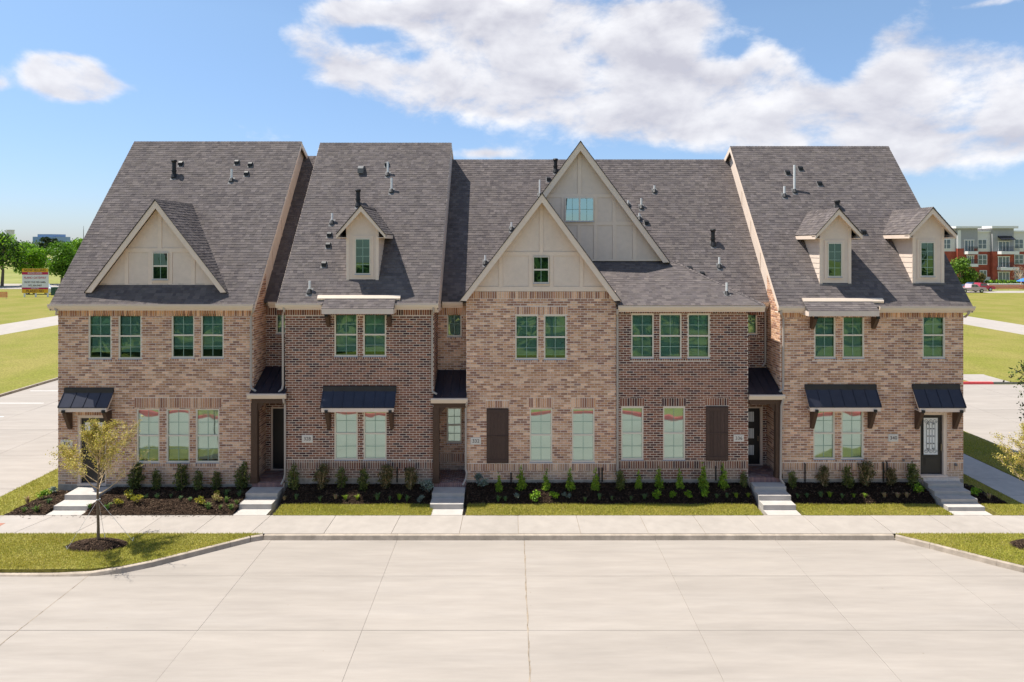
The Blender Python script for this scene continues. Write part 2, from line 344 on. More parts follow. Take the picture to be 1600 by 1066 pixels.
for (X0, n, dx, ymax) in ((-32.5, 3, 4.38, 46), (23.2, 6, 4.3, 20.7)):
    for i in range(n):
        for j in range(len(YK)-1):
            if YK[j] >= ymax: break
            mb = MB(); mb.box(X0+i*dx+.008, X0+(i+1)*dx-.008, YK[j]+.008, min(YK[j+1], ymax)-.008, RZ-.03, RZ+rnd.uniform(-.003, .003)); mb.build('concrete_slab', 'road', roadbase)
m = MB(); m.box(-32.5, -19.35, 46, 118, RZ-.1, RZ-.001); m.box(49, 61, -3.35, 20.7, RZ-.1, RZ-.001); struct(m.build('side_street', 'road'))
m = MB(); m.box(-61.3, -54, -30, 118, -.66, -.515); m.box(54.2, 61, 22, 107, -.66, -.515); struct(m.build('outer_street', 'concrete'))
m = MB(); m.box(-300, -10, 118, 137, -.66, -.50); m.box(60, 300, 107, 113, -.66, -.56); struct(m.build('cross_street', 'concrete'))
# kerbs
def kerb(pts, name, mat='kerb', w=.15, ztop=SZ, taper=None, side=1, face='kerbface'):
    root = None
    for i in range(len(pts)-1):
        a, b = Vector((*pts[i], 0)), Vector((*pts[i+1], 0)); d = (b-a).normalized(); n = Vector((-d.y, d.x, 0))*side
        za, zb = (ztop, ztop) if not taper else (taper[i], taper[i+1])
        A = [a+Vector((0, 0, RZ-.05)), a+n*.05+Vector((0, 0, za-.015)), a+n*.075+Vector((0, 0, za)), a+n*(w+.02)+Vector((0, 0, za)), a+n*(w+.02)+Vector((0, 0, RZ-.05))]
        d2 = b-d*.006
        B = [d2+Vector((0, 0, RZ-.05)), d2+n*.05+Vector((0, 0, zb-.015)), d2+n*.075+Vector((0, 0, zb)), d2+n*(w+.02)+Vector((0, 0, zb)), d2+n*(w+.02)+Vector((0, 0, RZ-.05))]
        mb = MB(); mb.prism(A, B)
        if root is None:
            root = struct(mb.build(name, mat)); root.data.materials.append(M[face]); o = root
        else:
            o = mb.build('kerb_section', mat, root); o.data.materials.append(M[face])
        for p in o.data.polygons:
            c = o.matrix_world.to_translation()+p.center if False else p.center
            if p.normal.dot(-n) > .6: p.material_index = 1
    return root
kx = [-8.15, -3.77, .4, 4.7, 8.64, 12.55]
kerb([(x, -3.60) for x in kx], 'kerb')
kerb([(-24, -6.0), (-13.4, -6.0), (-12.3, -5.97), (-11.5, -5.80), (-10.8, -5.42), (-9.0, -4.10), (-8.5, -3.74), (-8.15, -3.60)], 'kerb', taper=[RZ+.06, RZ+.05, SZ-.06, SZ, SZ, SZ, SZ, SZ])
kerb([(12.55, -3.60), (13.3, -4.20), (14.6, -5.35), (15.1, -5.75), (15.9, -5.98), (18, -6.02), (22, -6.0)], 'kerb', taper=[SZ]*3+[SZ, SZ-.04, RZ+.02, RZ+.02])
kerb([(-32.5, 118), (-32.5, 60), (-32.5, 30), (-32.5, 12), (-32.5, -3)], 'kerb', side=-1)
kerb([(30.5, 20.75), (33.4, 20.72)], 'kerb', 'redpaint', face='redpaint', w=.2); kerb([(24, 20.75), (30.5, 20.75)], 'kerb'); kerb([(36.4, 20.75), (60, 20.75)], 'kerb')
m = MB()
for X0_ in (.4, -12.4):
    y = -11.8; px_ = X0_; pw_ = .02
    while y < -3.7:
        y2 = y+rnd.uniform(.08, .25); nx_ = X0_+rnd.uniform(-.018, .018); nw_ = rnd.choice((.005, .008, .012, .022)) if X0_ > 0 else rnd.uniform(.006, .012)
        m.quad((px_-pw_, y, RZ+.004), (px_+pw_, y, RZ+.004), (nx_+nw_, y2, RZ+.004), (nx_-nw_, y2, RZ+.004)); y, px_, pw_ = y2, nx_, nw_
for k_ in range(46):
    x_, y_ = rnd.uniform(-16, 16), rnd.uniform(-11.5, -4.2); q_ = rnd.uniform(.006, .018); m.v += []; a_ = [(x_+q_*math.cos(t_)*rnd.uniform(.6, 1.3), y_+q_*math.sin(t_)*rnd.uniform(.6, 1.2), RZ+.0035) for t_ in (0, 1.57, 3.14, 4.71)]; m.quad(*a_)
m.build('joint_sealant', 'joint', roadbase)['kind'] = 'stuff'
# sidewalk slabs
sw = MB(); sw.box(-24, 24, -3.41, -1.94, RZ, SZ-.014); sidewalk = struct(sw.build('sidewalk', 'joint'))
sj = [(-19.6, -20.2), (-17.9, -18.1), (-16.1, -16.5), (-14.2, -14.5), (-12.28, -12.4), (-10.42, -10.55), (-8.5, -8.65), (-6.2, -6.22), (-3.93, -3.99), (-1.72, -1.74), (.21, .21), (2.26, 2.27), (4.5, 4.51), (6.37, 6.4), (8.24, 8.26), (10.24, 10.26), (12.6, 12.6), (14.7, 14.7), (16.6, 16.6), (18.7, 18.7), (20.6, 20.6)]
for (a, a2), (b, b2) in zip(sj, sj[1:]):
    mb = MB(); mb.extr_z([(a2+.008, -3.41), (b2-.008, -3.41), (b+-.008, -1.94), (a+.008, -1.94)], SZ-.05, SZ+rnd.uniform(-.002, .002)); mb.build('paving_slab', 'concrete', sidewalk)
m = MB(); m.box(-20.5, -17.35, -3.0, -2.6, SZ-.02, SZ+.004)
for i in range(20):
    for j in range(4): m.tube([(-20.4+i*.15, -2.96+j*.1, SZ+.003), (-20.4+i*.15, -2.96+j*.1, SZ+.012)], [.03, .022], 6)
m.build('tactile_pad', 'tactile', sidewalk)
# side path on the right of the row and its strips
m = MB()
for k in range(12): m.box(18.8, 20.6, -1.9+k*1.8+.008, -1.9+(k+1)*1.8-.008, -.6, -.44)
struct(m.build('side_path', 'steps'))
m = MB(); m.box(31.9, 34.6, 20.9, 23.6, -.6, -.462); m.prism([(34.6, 20.9, -.6), (36.1, 20.9, -.6), (36.1, 20.9, -.58), (34.6, 20.9, -.465)], [(34.6, 23.6, -.6), (36.1, 23.6, -.6), (36.1, 23.6, -.5), (34.6, 23.6, -.465)])
struct(m.build('corner_ramp', 'concrete'))
# parking lines on the left street
m = MB()
for yy in (12, 15.2, 18.6, 22): m.box(-31.9, -28.6, yy, yy+.1, RZ+.003, RZ+.006)
struct(m.build('parking_lines', 'whitepaint'))

# turf patches with blades
def in_poly(px, py, poly):
    inside = np.zeros(px.shape, bool); n = len(poly)
    for i in range(n):
        x1, y1 = poly[i]; x2, y2 = poly[(i+1) % n]
        c = ((y1 > py) != (y2 > py)) & (px < (x2-x1)*(py-y1)/((y2-y1) if abs(y2-y1) > 1e-9 else 1e-9)+x1); inside ^= c
    return inside
def turf(poly, z, dens, hgt, seed, name='turf', hole=None, zf=None, shade=1.0):
    mb = MB(); mb.extr_z(poly, z-.18, z); base = struct(mb.build(name, 'lawn'))
    rs = np.random.RandomState(seed); P = np.array(poly); lo, hi = P.min(0)-.03, P.max(0)+.03; A = (hi-lo).prod(); n = int(A*dens)
    x = rs.uniform(lo[0], hi[0], n); y = rs.uniform(lo[1], hi[1], n)
    grown = [(p[0], p[1]) for p in poly]
    k = in_poly(x+rs.normal(0, .032, n), y+rs.normal(0, .032, n), grown)
    if hole is not None: k &= ((x-hole[0])/hole[2])**2+((y-hole[1])/hole[3])**2 > 1+rs.normal(0, .06, n)
    x, y = x[k], y[k]; n = len(x)
    h = hgt*rs.uniform(.5, 1.15, n)*(1+.25*np.sin(x*2.1+1)*np.cos(y*3.3)); a = rs.uniform(0, 2*np.pi, n); w = rs.uniform(.005, .011, n); ln = rs.uniform(0, .9, n)*h; b = rs.uniform(0, 2*np.pi, n)
    V = np.zeros((n, 3, 3)); dx, dy = np.cos(a)*w, np.sin(a)*w
    V[:, 0] = np.stack([x-dx, y-dy, np.full(n, z-.005)], 1); V[:, 1] = np.stack([x+dx, y+dy, np.full(n, z-.005)], 1); V[:, 2] = np.stack([x+np.cos(b)*ln, y+np.sin(b)*ln, z+h], 1)
    patch = .5+.5*np.sin(x*1.3+np.sin(y*2.2)*1.5+seed)*np.sin(y*2.7+x*.6)
    t = np.clip(rs.normal(.45, .25, n)+.25*(patch-.5), 0, 1)[:, None]
    col = (1-t)*np.array([.27, .30, .035])+t*np.array([.62, .52, .11]); dry = rs.rand(n) < .06; col[dry] = (.50, .40, .19)
    col *= rs.uniform(.75, 1.25, (n, 1))*shade
    o = np_mesh('grass', V.reshape(-1, 3), np.arange(n*3).reshape(-1, 3), col, 'blade', base, kind='stuff'); return base
IL = [(-24, -3.42), (-8.25, -3.42), (-8.6, -3.60), (-9.1, -3.98), (-10.9, -5.28), (-11.6, -5.62), (-12.4, -5.80), (-14, -5.84), (-24, -5.84)]
IR = [(12.65, -3.42), (24, -3.42), (24, -5.84), (16, -5.80), (15.2, -5.58), (14.7, -5.2), (13.4, -4.05)]
TREE_L = (-13.15, -4.25); TREE_R = (16.75, -4.3)
turf(IL[::-1], SZ+.005, 2100, .055, 1, hole=(TREE_L[0], TREE_L[1]-.05, .93, .42))
turf(IR[::-1], SZ+.005, 2100, .055, 2, hole=(TREE_R[0], TREE_R[1], .93, .45))
strips = [((-8.42, -2.86), 3), ((-1.62, 8.86), 4), ((10.35, 15.55), 5), ((17.2, 18.75), 6)]
for (a, b), s in strips: turf([(a, -1.95), (b, -1.95), (b, -.98), (a, -.98)], SZ+.02, 2600, .06, s)
turf([(-19.35, -1.95), (-17.9, -1.95), (-16.9, -.0), (-17.34, .0), (-17.34, 12), (-19.35, 12)], SZ+.01, 1100, .06, 7)
turf([(17.25, -.98), (18.75, -1.0), (18.75, 14), (17.25, 14)], SZ+.015, 900, .05, 8)
turf([(20.65, -1.95), (23.1, -1.95), (23.1, 18), (20.65, 18)], SZ+.01, 700, .05, 9)
kerb([(-19.35, -2), (-19.35, 6), (-19.35, 14)], 'kerb', side=-1); kerb([(23.25, -2), (23.25, 8), (23.25, 18)], 'kerb', side=1)

# mulch beds
def bed(poly, zw, zf, y0, y1, seed, nchip=1400, label=None):
    """soil rising from zf at y0 (street side) to zw at y1 (wall)."""
    rs = np.random.RandomState(seed); xs = [p[0] for p in poly]; ys = [p[1] for p in poly]; x0, x1 = min(xs), max(xs)
    def hz(x, y): 
        t = np.clip((y-y0)/(y1-y0), 0, 1); return zf+(zw-zf)*(t**.8)+.02*np.sin(x*5+seed)*np.sin(y*7)+.05*np.sin(np.pi*t)
    nx, ny = int((x1-x0)/.12)+1, 12; gxs = np.linspace(x0, x1, nx+1); gys = np.linspace(min(ys), max(ys), ny+1)
    mb = MB()
    for i in range(nx):
        for j in range(ny):
            cx, cy = (gxs[i]+gxs[i+1])/2, (gys[j]+gys[j+1])/2
            if not in_poly(np.array([cx]), np.array([cy]), poly)[0]: continue
            mb.quad(*[(px, py, float(hz(px, py))+.015*math.sin(px*23+py*31)) for px, py in ((gxs[i], gys[j]), (gxs[i+1], gys[j]), (gxs[i+1], gys[j+1]), (gxs[i], gys[j+1]))])
    base = struct(mb.build('mulch_bed', 'mulch', smooth=True))
    n = nchip*3; x = rs.uniform(x0, x1, n); y = rs.uniform(min(ys), max(ys), n); k = in_poly(x, y, poly); x, y = x[k], y[k]; n = len(x)
    z = hz(x, y)+.008; a = rs.uniform(0, np.pi, n); l = rs.uniform(.015, .05, n); w = rs.uniform(.006, .014, n); tz = rs.uniform(-.02, .02, n)
    ca, sa = np.cos(a), np.sin(a); V = np.zeros((n, 4, 3))
    for q, (su, sv) in enumerate(((-1, -1), (1, -1), (1, 1), (-1, 1))):
        V[:, q] = np.stack([x+su*l*ca-sv*w*sa, y+su*l*sa+sv*w*ca, z+su*tz+sv*.004+.012], 1)
    col = np.array([.045, .028, .018])*rs.uniform(.4, 1.9, (n, 1))*np.array([1, 1, 1]); lt = rs.rand(n) < .06; col[lt] = (.16, .11, .07)
    np_mesh('mulch_chips', V.reshape(-1, 3), np.arange(n*4).reshape(-1, 4), col, 'chip', base, kind='stuff')
    return hz
def edge(pts, z):
    mb = MB()
    for a, b in zip(pts, pts[1:]):
        d = (Vector(b)-Vector(a)).normalized(); n = Vector((-d.y, d.x))*.012
        A = [(a[0]-n.x, a[1]-n.y, z-.15), (a[0]+n.x, a[1]+n.y, z-.15), (a[0]+n.x, a[1]+n.y, z+.03), (a[0]-n.x, a[1]-n.y, z+.03)]
        B = [(b[0]-n.x, b[1]-n.y, z-.15), (b[0]+n.x, b[1]+n.y, z-.15), (b[0]+n.x, b[1]+n.y, z+.03), (b[0]-n.x, b[1]-n.y, z+.03)]
        mb.prism(A, B)
    struct(mb.build('bed_edging', 'edging'))
b1 = bed([(-15.15, -1.93), (-9.85, -1.93), (-9.85, .01), (-15.15, .01)], -.17, SZ+.0, -1.93, 0, 21, 3600); edge([(-15.15, -1.93), (-9.87, -1.93)], SZ)
b0 = bed([(-17.85, -1.93), (-16.5, -1.93), (-16.5, -.05), (-17.3, -.05)], -.30, SZ+.0, -1.93, 0, 22, 1000); edge([(-17.33, -.1), (-17.9, -1.93), (-16.5, -1.93)], SZ)
b2 = bed([(-8.5, -.98), (-2.98, -.98), (-2.98, .01), (-8.5, .01)], -.05, SZ+.03, -.98, 0, 23, 2200); edge([(-8.5, -.98), (-2.98, -.98)], SZ+.02)
b3 = bed([(-1.72, -.98), (8.95, -.98), (8.95, .01), (-1.72, .01)], -.0, SZ+.03, -.98, 0, 24, 4200); edge([(-1.72, -.98), (8.95, -.98)], SZ+.02)
b5 = bed([(10.28, -.98), (15.55, -.98), (15.55, .01), (10.28, .01)], .01, SZ+.03, -.98, 0, 25, 2200); edge([(10.28, -.98), (15.5, -.98)], SZ+.02)
b6 = bed([(17.05, -.98), (18.2, -.98), (17.4, .9), (17.05, .9)], -.2, SZ+.04, -.98, .6, 26, 500)
for (tx, ty), s in ((TREE_L, 31), (TREE_R, 32)):
    mb = MB(); rings = 8; seg = 28; rs = random.Random(s)
    jit = [1+rs.uniform(-.10, .10) for _ in range(seg)]
    def rp(i, j):
        r = i/rings; t = 2*math.pi*j/seg; q = jit[j % seg]*r
        return (tx+.98*q*math.cos(t), ty-.05+.46*q*math.sin(t), SZ+.0+.17*(1-r**2.2)+(.015*math.sin(j*3.1+i*2.3) if 0 < i < rings else 0))
    for i in range(rings):
        for j in range(seg):
            if i == 0: mb.tri(rp(0, 0), rp(1, j), rp(1, j+1))
            else: mb.quad(rp(i, j), rp(i+1, j), rp(i+1, j+1), rp(i, j+1))
    base = struct(mb.build('mulch_ring', 'mulch', smooth=True))
    rs = np.random.RandomState(s); n = 2200; rr = np.sqrt(rs.rand(n)); t = rs.uniform(0, 2*np.pi, n); x = tx+.95*rr*np.cos(t); y = ty-.05+.44*rr*np.sin(t); z = SZ+.17*(1-rr**2.2)+.012
    a = rs.uniform(0, np.pi, n); l = rs.uniform(.012, .04, n); w = rs.uniform(.005, .012, n); tz = rs.uniform(-.02, .02, n); V = np.zeros((n, 4, 3))
    for q, (su, sv) in enumerate(((-1, -1), (1, -1), (1, 1), (-1, 1))): V[:, q] = np.stack([x+su*l*np.cos(a)-sv*w*np.sin(a), y+su*l*np.sin(a)+sv*w*np.cos(a), z+su*tz], 1)
    col = np.array([.05, .032, .022])*rs.uniform(.4, 2.0, (n, 1)); lt = rs.rand(n) < .08; col[lt] = (.18, .12, .08)
    np_mesh('mulch_chips', V.reshape(-1, 3), np.arange(n*4).reshape(-1, 4), col, 'chip', base, kind='stuff')

rs = np.random.RandomState(91); n = 420; x = rs.uniform(-17.5, 17, n); y = np.where((x < -9.8), -1.96-rs.exponential(.08, n), -.99-rs.exponential(.06, n)); z = np.where(x < -9.8, SZ+.008, SZ+.07)
a = rs.uniform(0, np.pi, n); l = rs.uniform(.01, .035, n); w = rs.uniform(.005, .012, n); V = np.zeros((n, 4, 3))
for q, (su, sv) in enumerate(((-1, -1), (1, -1), (1, 1), (-1, 1))): V[:, q] = np.stack([x+su*l*np.cos(a)-sv*w*np.sin(a), y+su*l*np.sin(a)+sv*w*np.cos(a), z+sv*.003], 1)
np_mesh('mulch_litter', V.reshape(-1, 3), np.arange(n*4).reshape(-1, 4), np.array([.06, .04, .025])*rs.uniform(.5, 1.8, (n, 1)), 'chip', sidewalk, kind='stuff')

# ------------------------------------------------------------------ the row of townhouses
CH, BL = .0896, .256
LIGHT = [(0.626, 0.368, 0.226), (0.535, 0.300, 0.181), (0.715, 0.443, 0.281), (0.430, 0.224, 0.136), (0.566, 0.312, 0.176), (0.325, 0.166, 0.111), (0.775, 0.507, 0.332), (0.475, 0.255, 0.162), (0.671, 0.406, 0.262), (0.385, 0.205, 0.141)]
DARK = [(0.260, 0.112, 0.070), (0.216, 0.090, 0.060), (0.172, 0.077, 0.055), (0.127, 0.058, 0.048), (0.298, 0.132, 0.080), (0.083, 0.043, 0.042), (0.232, 0.101, 0.069), (0.277, 0.127, 0.080)]
def pick(pal, r):
    c = r.choice(pal); s = r.uniform(.85, 1.15); return tuple(x*s for x in c)
BRMESH = {}
def brick_mesh(L, H, pal, k, mat='brick'):
    key = (round(L, 3), round(H, 3), id(pal), k)
    if key not in BRMESH:
        r = random.Random(k*7+3); mb = MB(); mb.box(-L/2, L/2, -.0, .02, -H/2, H/2, pick(pal, r)); o = mb.build('brick', mat, None, origin=(0, 0, 0)); BRMESH[key] = o.data; bpy.data.objects.remove(o)
    return BRMESH[key]
class Wall:
    """brickwork on one plane. u runs along the wall, d is outwards. kind: 'y' front (faces -Y), 'x+' / 'x-' side faces."""
    def __init__(s, parent, kind, at, pal, jt, seed, single=0): s.p = parent; s.kind = kind; s.at = at; s.pal = pal; s.jt = jt; s.r = random.Random(seed); s.mb = MB(); s.single = single; s.singles = []; s.lst = []
    def put(s, u0, u1, z0, z1):
        if u1-u0 < .02 or z1-z0 < .015: return
        p = .007+s.r.uniform(-.002, .003)
        full = abs((u1-u0)-(BL-s.jt)) < .002 and abs((z1-z0)-(CH-s.jt)) < .002
        if full and s.kind == 'y' and s.single: s.lst.append((u0, u1, z0, z1)); return
        s.raw(u0, u1, z0, z1, p)
    def raw(s, u0, u1, z0, z1, p):
        c = pick(s.pal, s.r); n = len(s.mb.v)
        if s.kind == 'y': w = lambda u, d, z: (u, s.at-d, z)
        elif s.kind == 'x+': w = lambda u, d, z: (s.at+d, u, z)
        else: w = lambda u, d, z: (s.at-d, u, z)
        e = .002
        s.mb.v += [w(u0, 0, z0), w(u1, 0, z0), w(u1, 0, z1), w(u0, 0, z1), w(u0+e, p, z0+e), w(u1-e, p, z0+e), w(u1-e, p, z1-e), w(u0+e, p, z1-e)]
        fl = [(4,5,6,7),(0,1,5,4),(1,2,6,5),(2,3,7,6),(3,0,4,7)]
        if s.kind == 'x-': fl = [q[::-1] for q in fl]
        for q in fl: s.mb.f.append(tuple(n+i for i in q)); s.mb.c.append(c)
    def field(s, u0, u1, z0, z1, holes=(), top=None, zs=None):
        """holes: list of (u0,u1,z0,z1) left free"""
        z = z0; row = 0; j = s.jt
        while z < z1-.02:
            za, zb = z+j, min(z+CH, z1)
            off = (row % 2)*BL/2+s.r.uniform(-.006, .006); u = u0-off
            while u < u1:
                a, b = max(u+j, u0), min(u+BL, u1)
                if b-a > .015 and (top is None or zb < top((a+b)/2)):
                    segs = [(a, b, za, zb)]
                    for (h0, h1, g0, g1) in holes:
                        new = []
                        for (p, q, c, d) in segs:
                            if q <= h0 or p >= h1 or d <= g0 or c >= g1: new.append((p, q, c, d)); continue
                            if p < h0: new.append((p, h0, c, d))
                            if q > h1: new.append((h1, q, c, d))
                            p2, q2 = max(p, h0), min(q, h1)
                            if g0-c > .02: new.append((p2, q2, c, g0))
                            if d-g1 > .02: new.append((p2, q2, g1, d))
                        segs = new
                    for sg in segs: s.put(*sg)
                u += BL
            z += CH; row += 1
    def soldier(s, u0, u1, z0, z1, w=.0896):
        n = max(1, round((u1-u0)/w)); w = (u1-u0)/n
        for i in range(n): s.put2(u0+i*w+s.jt*.5, u0+(i+1)*w-s.jt*.5, z0+s.jt*.5, z1-s.jt*.5)
    def put2(s, u0, u1, z0, z1): s.raw(u0, u1, z0, z1, .009+s.r.uniform(-.002, .003))
    def done(s):
        if s.lst:
            # the individually modelled bricks: a patch of full stretchers round the middle of the wall
            s.lst.sort(key=lambda q: abs((q[0]+q[1])/2-s.cx)/1.6+abs((q[2]+q[3])/2-s.cz))
            for q in s.lst[:s.single]:
                me = brick_mesh(BL-s.jt-.001, CH-s.jt-.001, s.pal, s.r.randrange(14))
                place('brick', me, s.p, ((q[0]+q[1])/2, s.at-.007-s.r.uniform(-.001, .003), (q[2]+q[3])/2))
            for q in s.lst[s.single:]: s.raw(*q, .007+s.r.uniform(-.002, .003))
        o = s.mb.build('brickwork', 'brick', s.p); o['kind'] = 'stuff'; return o
def backing(mb, x0, x1, y0, y1, z0, z1, holes):
    xs = sorted({x0, x1, *[min(max(h[0], x0), x1) for h in holes], *[min(max(h[1], x0), x1) for h in holes]}); zs = sorted({z0, z1, *[min(max(h[2], z0), z1) for h in holes], *[min(max(h[3], z0), z1) for h in holes]})
    for a, b in zip(xs, xs[1:]):
        run = None
        for c, d in zip(zs, zs[1:]):
            cx, cz = (a+b)/2, (c+d)/2; blocked = any(h[0] < cx < h[1] and h[2] < cz < h[3] for h in holes)
            if blocked:
                if run: mb.box(a, b, y0, y1, run[0], run[1]); run = None
            else: run = (run[0], d) if run else (c, d)
        if run: mb.box(a, b, y0, y1, run[0], run[1])

# shingles
SHC = [(0.143, 0.121, 0.113), (0.133, 0.113, 0.107), (0.158, 0.134, 0.124), (0.122, 0.104, 0.101), (0.140, 0.120, 0.111), (0.151, 0.129, 0.123), (0.130, 0.112, 0.107), (0.113, 0.097, 0.095)]
SHM = {}
def shingle_mesh(w, k, ang):
    key = (w, k)
    if key not in SHM:
        r = random.Random(k+int(w*1000)); t = r.uniform(.010, .018); e = .148; mb = MB(); c = pick(SHC, r)
        # local: x along, y up the slope, z normal
        mb.quad((0, 0, t), (w, 0, t), (w, e+.02, .003), (0, e+.02, .003), c); mb.quad((0, 0, 0), (w, 0, 0), (w, 0, t), (0, 0, t), c); mb.tri((0, 0, 0), (0, 0, t), (0, e+.02, .003), c); mb.tri((w, 0, t), (w, 0, 0), (w, e+.02, .003), c)
        o = mb.build('shingle', 'shingle', None, origin=(0, 0, 0)); SHM[key] = o.data; bpy.data.objects.remove(o)
    return SHM[key]
WID = [.12, .16, .20, .25]
def shingle_plane(roof, P, U, V, vmax, rng_u, seed, expo=.132, singles=0, ang=0, skip=None):
    r = random.Random(seed); P, U, V = Vector(P), Vector(U).normalized(), Vector(V).normalized(); Nn = U.cross(V)
    if Nn.z < 0: Nn = -Nn; flip = True
    else: flip = False
    mb = MB(); v = 0; made = 0; e = expo
    while v < vmax-.01:
        a, b = rng_u(v); a2, b2 = rng_u(min(v+e, vmax)); u = a-r.uniform(0, .25)
        vt = min(v+e+.02, vmax+.005)
        while u < b:
            w = r.choice(WID); u0, u1 = max(u, a), min(u+w, b)
            if u1-u0 > .01:
                t = r.uniform(.009, .018)
                if made < singles and u0 == u and u1 == u+w and vt == v+e+.02 and not (skip and skip((u0+u1)/2, v)):
                    o = place('shingle', shingle_mesh(w, r.randrange(9), ang), roof, P+U*u0+V*v+Nn*.002)
                    o.rotation_euler = (ang, 0, 0); made += 1
                else:
                    c = pick(SHC, r); f0 = P+U*u0+V*v; f1 = P+U*u1+V*v
                    # clip the upper corners to the slanted ends of the plane
                    t0 = max(u0, a2) if u0 == a else u0; t1 = min(u1, b2) if u1 == b else u1
                    t0 = max(t0, min(a2, t1)); t1 = min(t1, max(b2, t0))
                    g0 = P+U*t0+V*vt+Nn*.003; g1 = P+U*t1+V*vt+Nn*.003
                    A = [tuple(f0+Nn*t), tuple(f1+Nn*t), tuple(g1), tuple(g0)]
                    mb.quad(*(A if not flip else A[::-1]), c); mb.quad(tuple(f0), tuple(f1), tuple(f1+Nn*t), tuple(f0+Nn*t), c)
                    mb.tri(tuple(f0), tuple(f0+Nn*t), tuple(g0), c); mb.tri(tuple(f1+Nn*t), tuple(f1), tuple(g1), c)
            u += w
        v += e
    o = mb.build('shingle_courses', 'shingle', roof); o['kind'] = 'stuff'; return o
def ridge_caps(roof, a, b, seed, w=.10, dz=.125, dzb=.06):
    r = random.Random(seed); a, b = Vector(a), Vector(b); d = b-a; n = int(d.length/.14); mb = MB(); s = d.normalized().cross(Vector((0, 0, 1))).normalized()
    for i in range(n):
        p, q = a+d*(i/n), a+d*((i+1.15)/n); c = pick(SHC, r); up = Vector((0, 0, .03)); dn = Vector((0, 0, -dz))
        mb.quad(tuple(p+up), tuple(q+up*.6), tuple(q+s*w+dn+up*.6), tuple(p+s*w+dn+up), c); dk = Vector((0, 0, -dzb)); mb.quad(tuple(q+up*.6), tuple(p+up), tuple(p-s*w+dk+up), tuple(q-s*w+dk+up*.6), c)
        mb.tri(tuple(p+up), tuple(p+s*w+dn+up), tuple(p), c)
    o = mb.build('ridge_cap', 'shingle', roof); o['kind'] = 'stuff'

class Plane:                                    # z = a + b*Y
    def __init__(s, a, b): s.a, s.b = a, b
    def z(s, y): return s.a+s.b*y
    def y(s, z): return (z-s.a)/s.b
    def hit(s, px, py):                         # where the sight line through a pixel meets the roof
        kx, kz = (px-800)/F, (HZ-py)/F; D = (s.a-CZ-s.b*D0)/(kz-s.b); return Vector((kx*D, D-D0, CZ+kz*D))
def plane_thru(y0, z0, y1, z1): b = (z1-z0)/(y1-y0); return Plane(z0-b*y0, b)
YE = -.35
PL1 = plane_thru(YE, 6.85, 5.25, 13.82); PL2 = plane_thru(YE, 6.88, 5.25, 13.76); PL5 = plane_thru(YE, 6.77, 5.25, 13.60)
LOW = Plane(5.5275, 1.25); PL4 = Plane(7.03, .60)
YR = 1.3                                          # depth of the entry recesses

HOUSES = {}
info = [(324, -17.32, -9.87, 'left end townhouse of pale tan brick with one wide gable on its roof'),
        (328, -9.87, -2.98, 'dark brown brick townhouse with a single dormer, second from the left'),
        (332, -2.98, 3.97, 'tan brick middle townhouse under a tall front gable with one dark shutter'),
        (336, 3.97, 10.23, 'dark brown brick townhouse with tall set-back gable and one shutter on the right'),
        (340, 10.23, 17.22, 'right end townhouse of tan brick with two dormers on its roof')]
for num, x0, x1, lab in info:
    HOUSES[num] = thing('townhouse', lab, 'townhouse', ((x0+x1)/2, 0, -.45), 'townhouses joined in one row')

def window(h, x0, x1, z0, z1, Y=0.0, sash=True, cols=2, rows=2, blind='closed', gl='glass', w=.052, drop=0, mid=False, label=None):
    mb = MB(); a, b = Y+.012, Y+.085
    mb.box(x0, x0+w, a, b, z0, z1); mb.box(x1-w, x1, a, b, z0, z1); mb.box(x0+w, x1-w, a, b, z0, z0+w); mb.box(x0+w, x1-w, a, b, z1-w, z1)
    zm = (z0+z1)/2
    if sash: mb.box(x0+w, x1-w, a+.008, b, zm-.03, zm+.03)
    if mid: xm = (x0+x1)/2; mb.box(xm-.035, xm+.035, a+.004, b, z0+w, z1-w)
    o = mb.build('window', 'vinyl', h)
    if label: o['label'] = label
    spans = [(z0+w, zm-.03), (zm+.03, z1-w)] if sash else [(z0+w, z1-w)]
    hs = [(x0+w, x1-w)] if not mid else [(x0+w, xm-.035), (xm+.035, x1-w)]
    for (c, d) in spans:
        for (p, q) in hs:
            g = MB(); y = Y+.052; t1, t2 = rnd.uniform(-.008, .008), rnd.uniform(-.006, .006); g.quad((p, y+t1, c), (q, y-t1, c), (q, y-t1+t2, d), (p, y+t1+t2, d)); g.build('pane', gl, o)
            t = MB()
            for i in range(1, cols):
                xx = p+(q-p)*i/cols; t.box(xx-.009, xx+.009, Y+.043, Y+.050, c, d)
            for i in range(1, rows):
                zz = c+(d-c)*i/rows; t.box(p, q, Y+.040, Y+.0425, zz-.009, zz+.009)
            t.build('grille', 'muntin', o)
    s = MB(); s.box(x0-.01, x1+.01, Y-.012, Y+.012, z0-.03, z0-.002); s.build('sill', 'sill', o)
    if not blind:
        t = MB(); t.box(x0+w*.5, x1-w*.5, Y+.060, Y+.069, z0+w*.5, z1-w*.5); t.build('dark_room_sheet', 'interior', o)  # dark sheet added behind the glass, painting the shade of an unlit room
    if blind:
        t = MB(); z = z0+w+drop; k = .046; tilt = {'closed': .020, 'half': .0155, 'open': .005}[blind]
        while z < z1-w:
            for (p, q) in hs: t.quad((p+.01, Y+.115, z), (q-.01, Y+.115, z), (q-.01, Y+.13+(.02-tilt), z+tilt*2.05), (p+.01, Y+.13+(.02-tilt), z+tilt*2.05))
            z += k
        t.box(x0+w+.01, x1-w-.01, Y+.105, Y+.14, z0+w+drop-.03, z0+w+drop-.005)
        t.build('blind', 'blind', o)
    return o
def rect(px0, py0, px1, py1, Y=0.0): return (gx(px0, Y), gx(px1, Y), gz(py1, Y), gz(py0, Y))
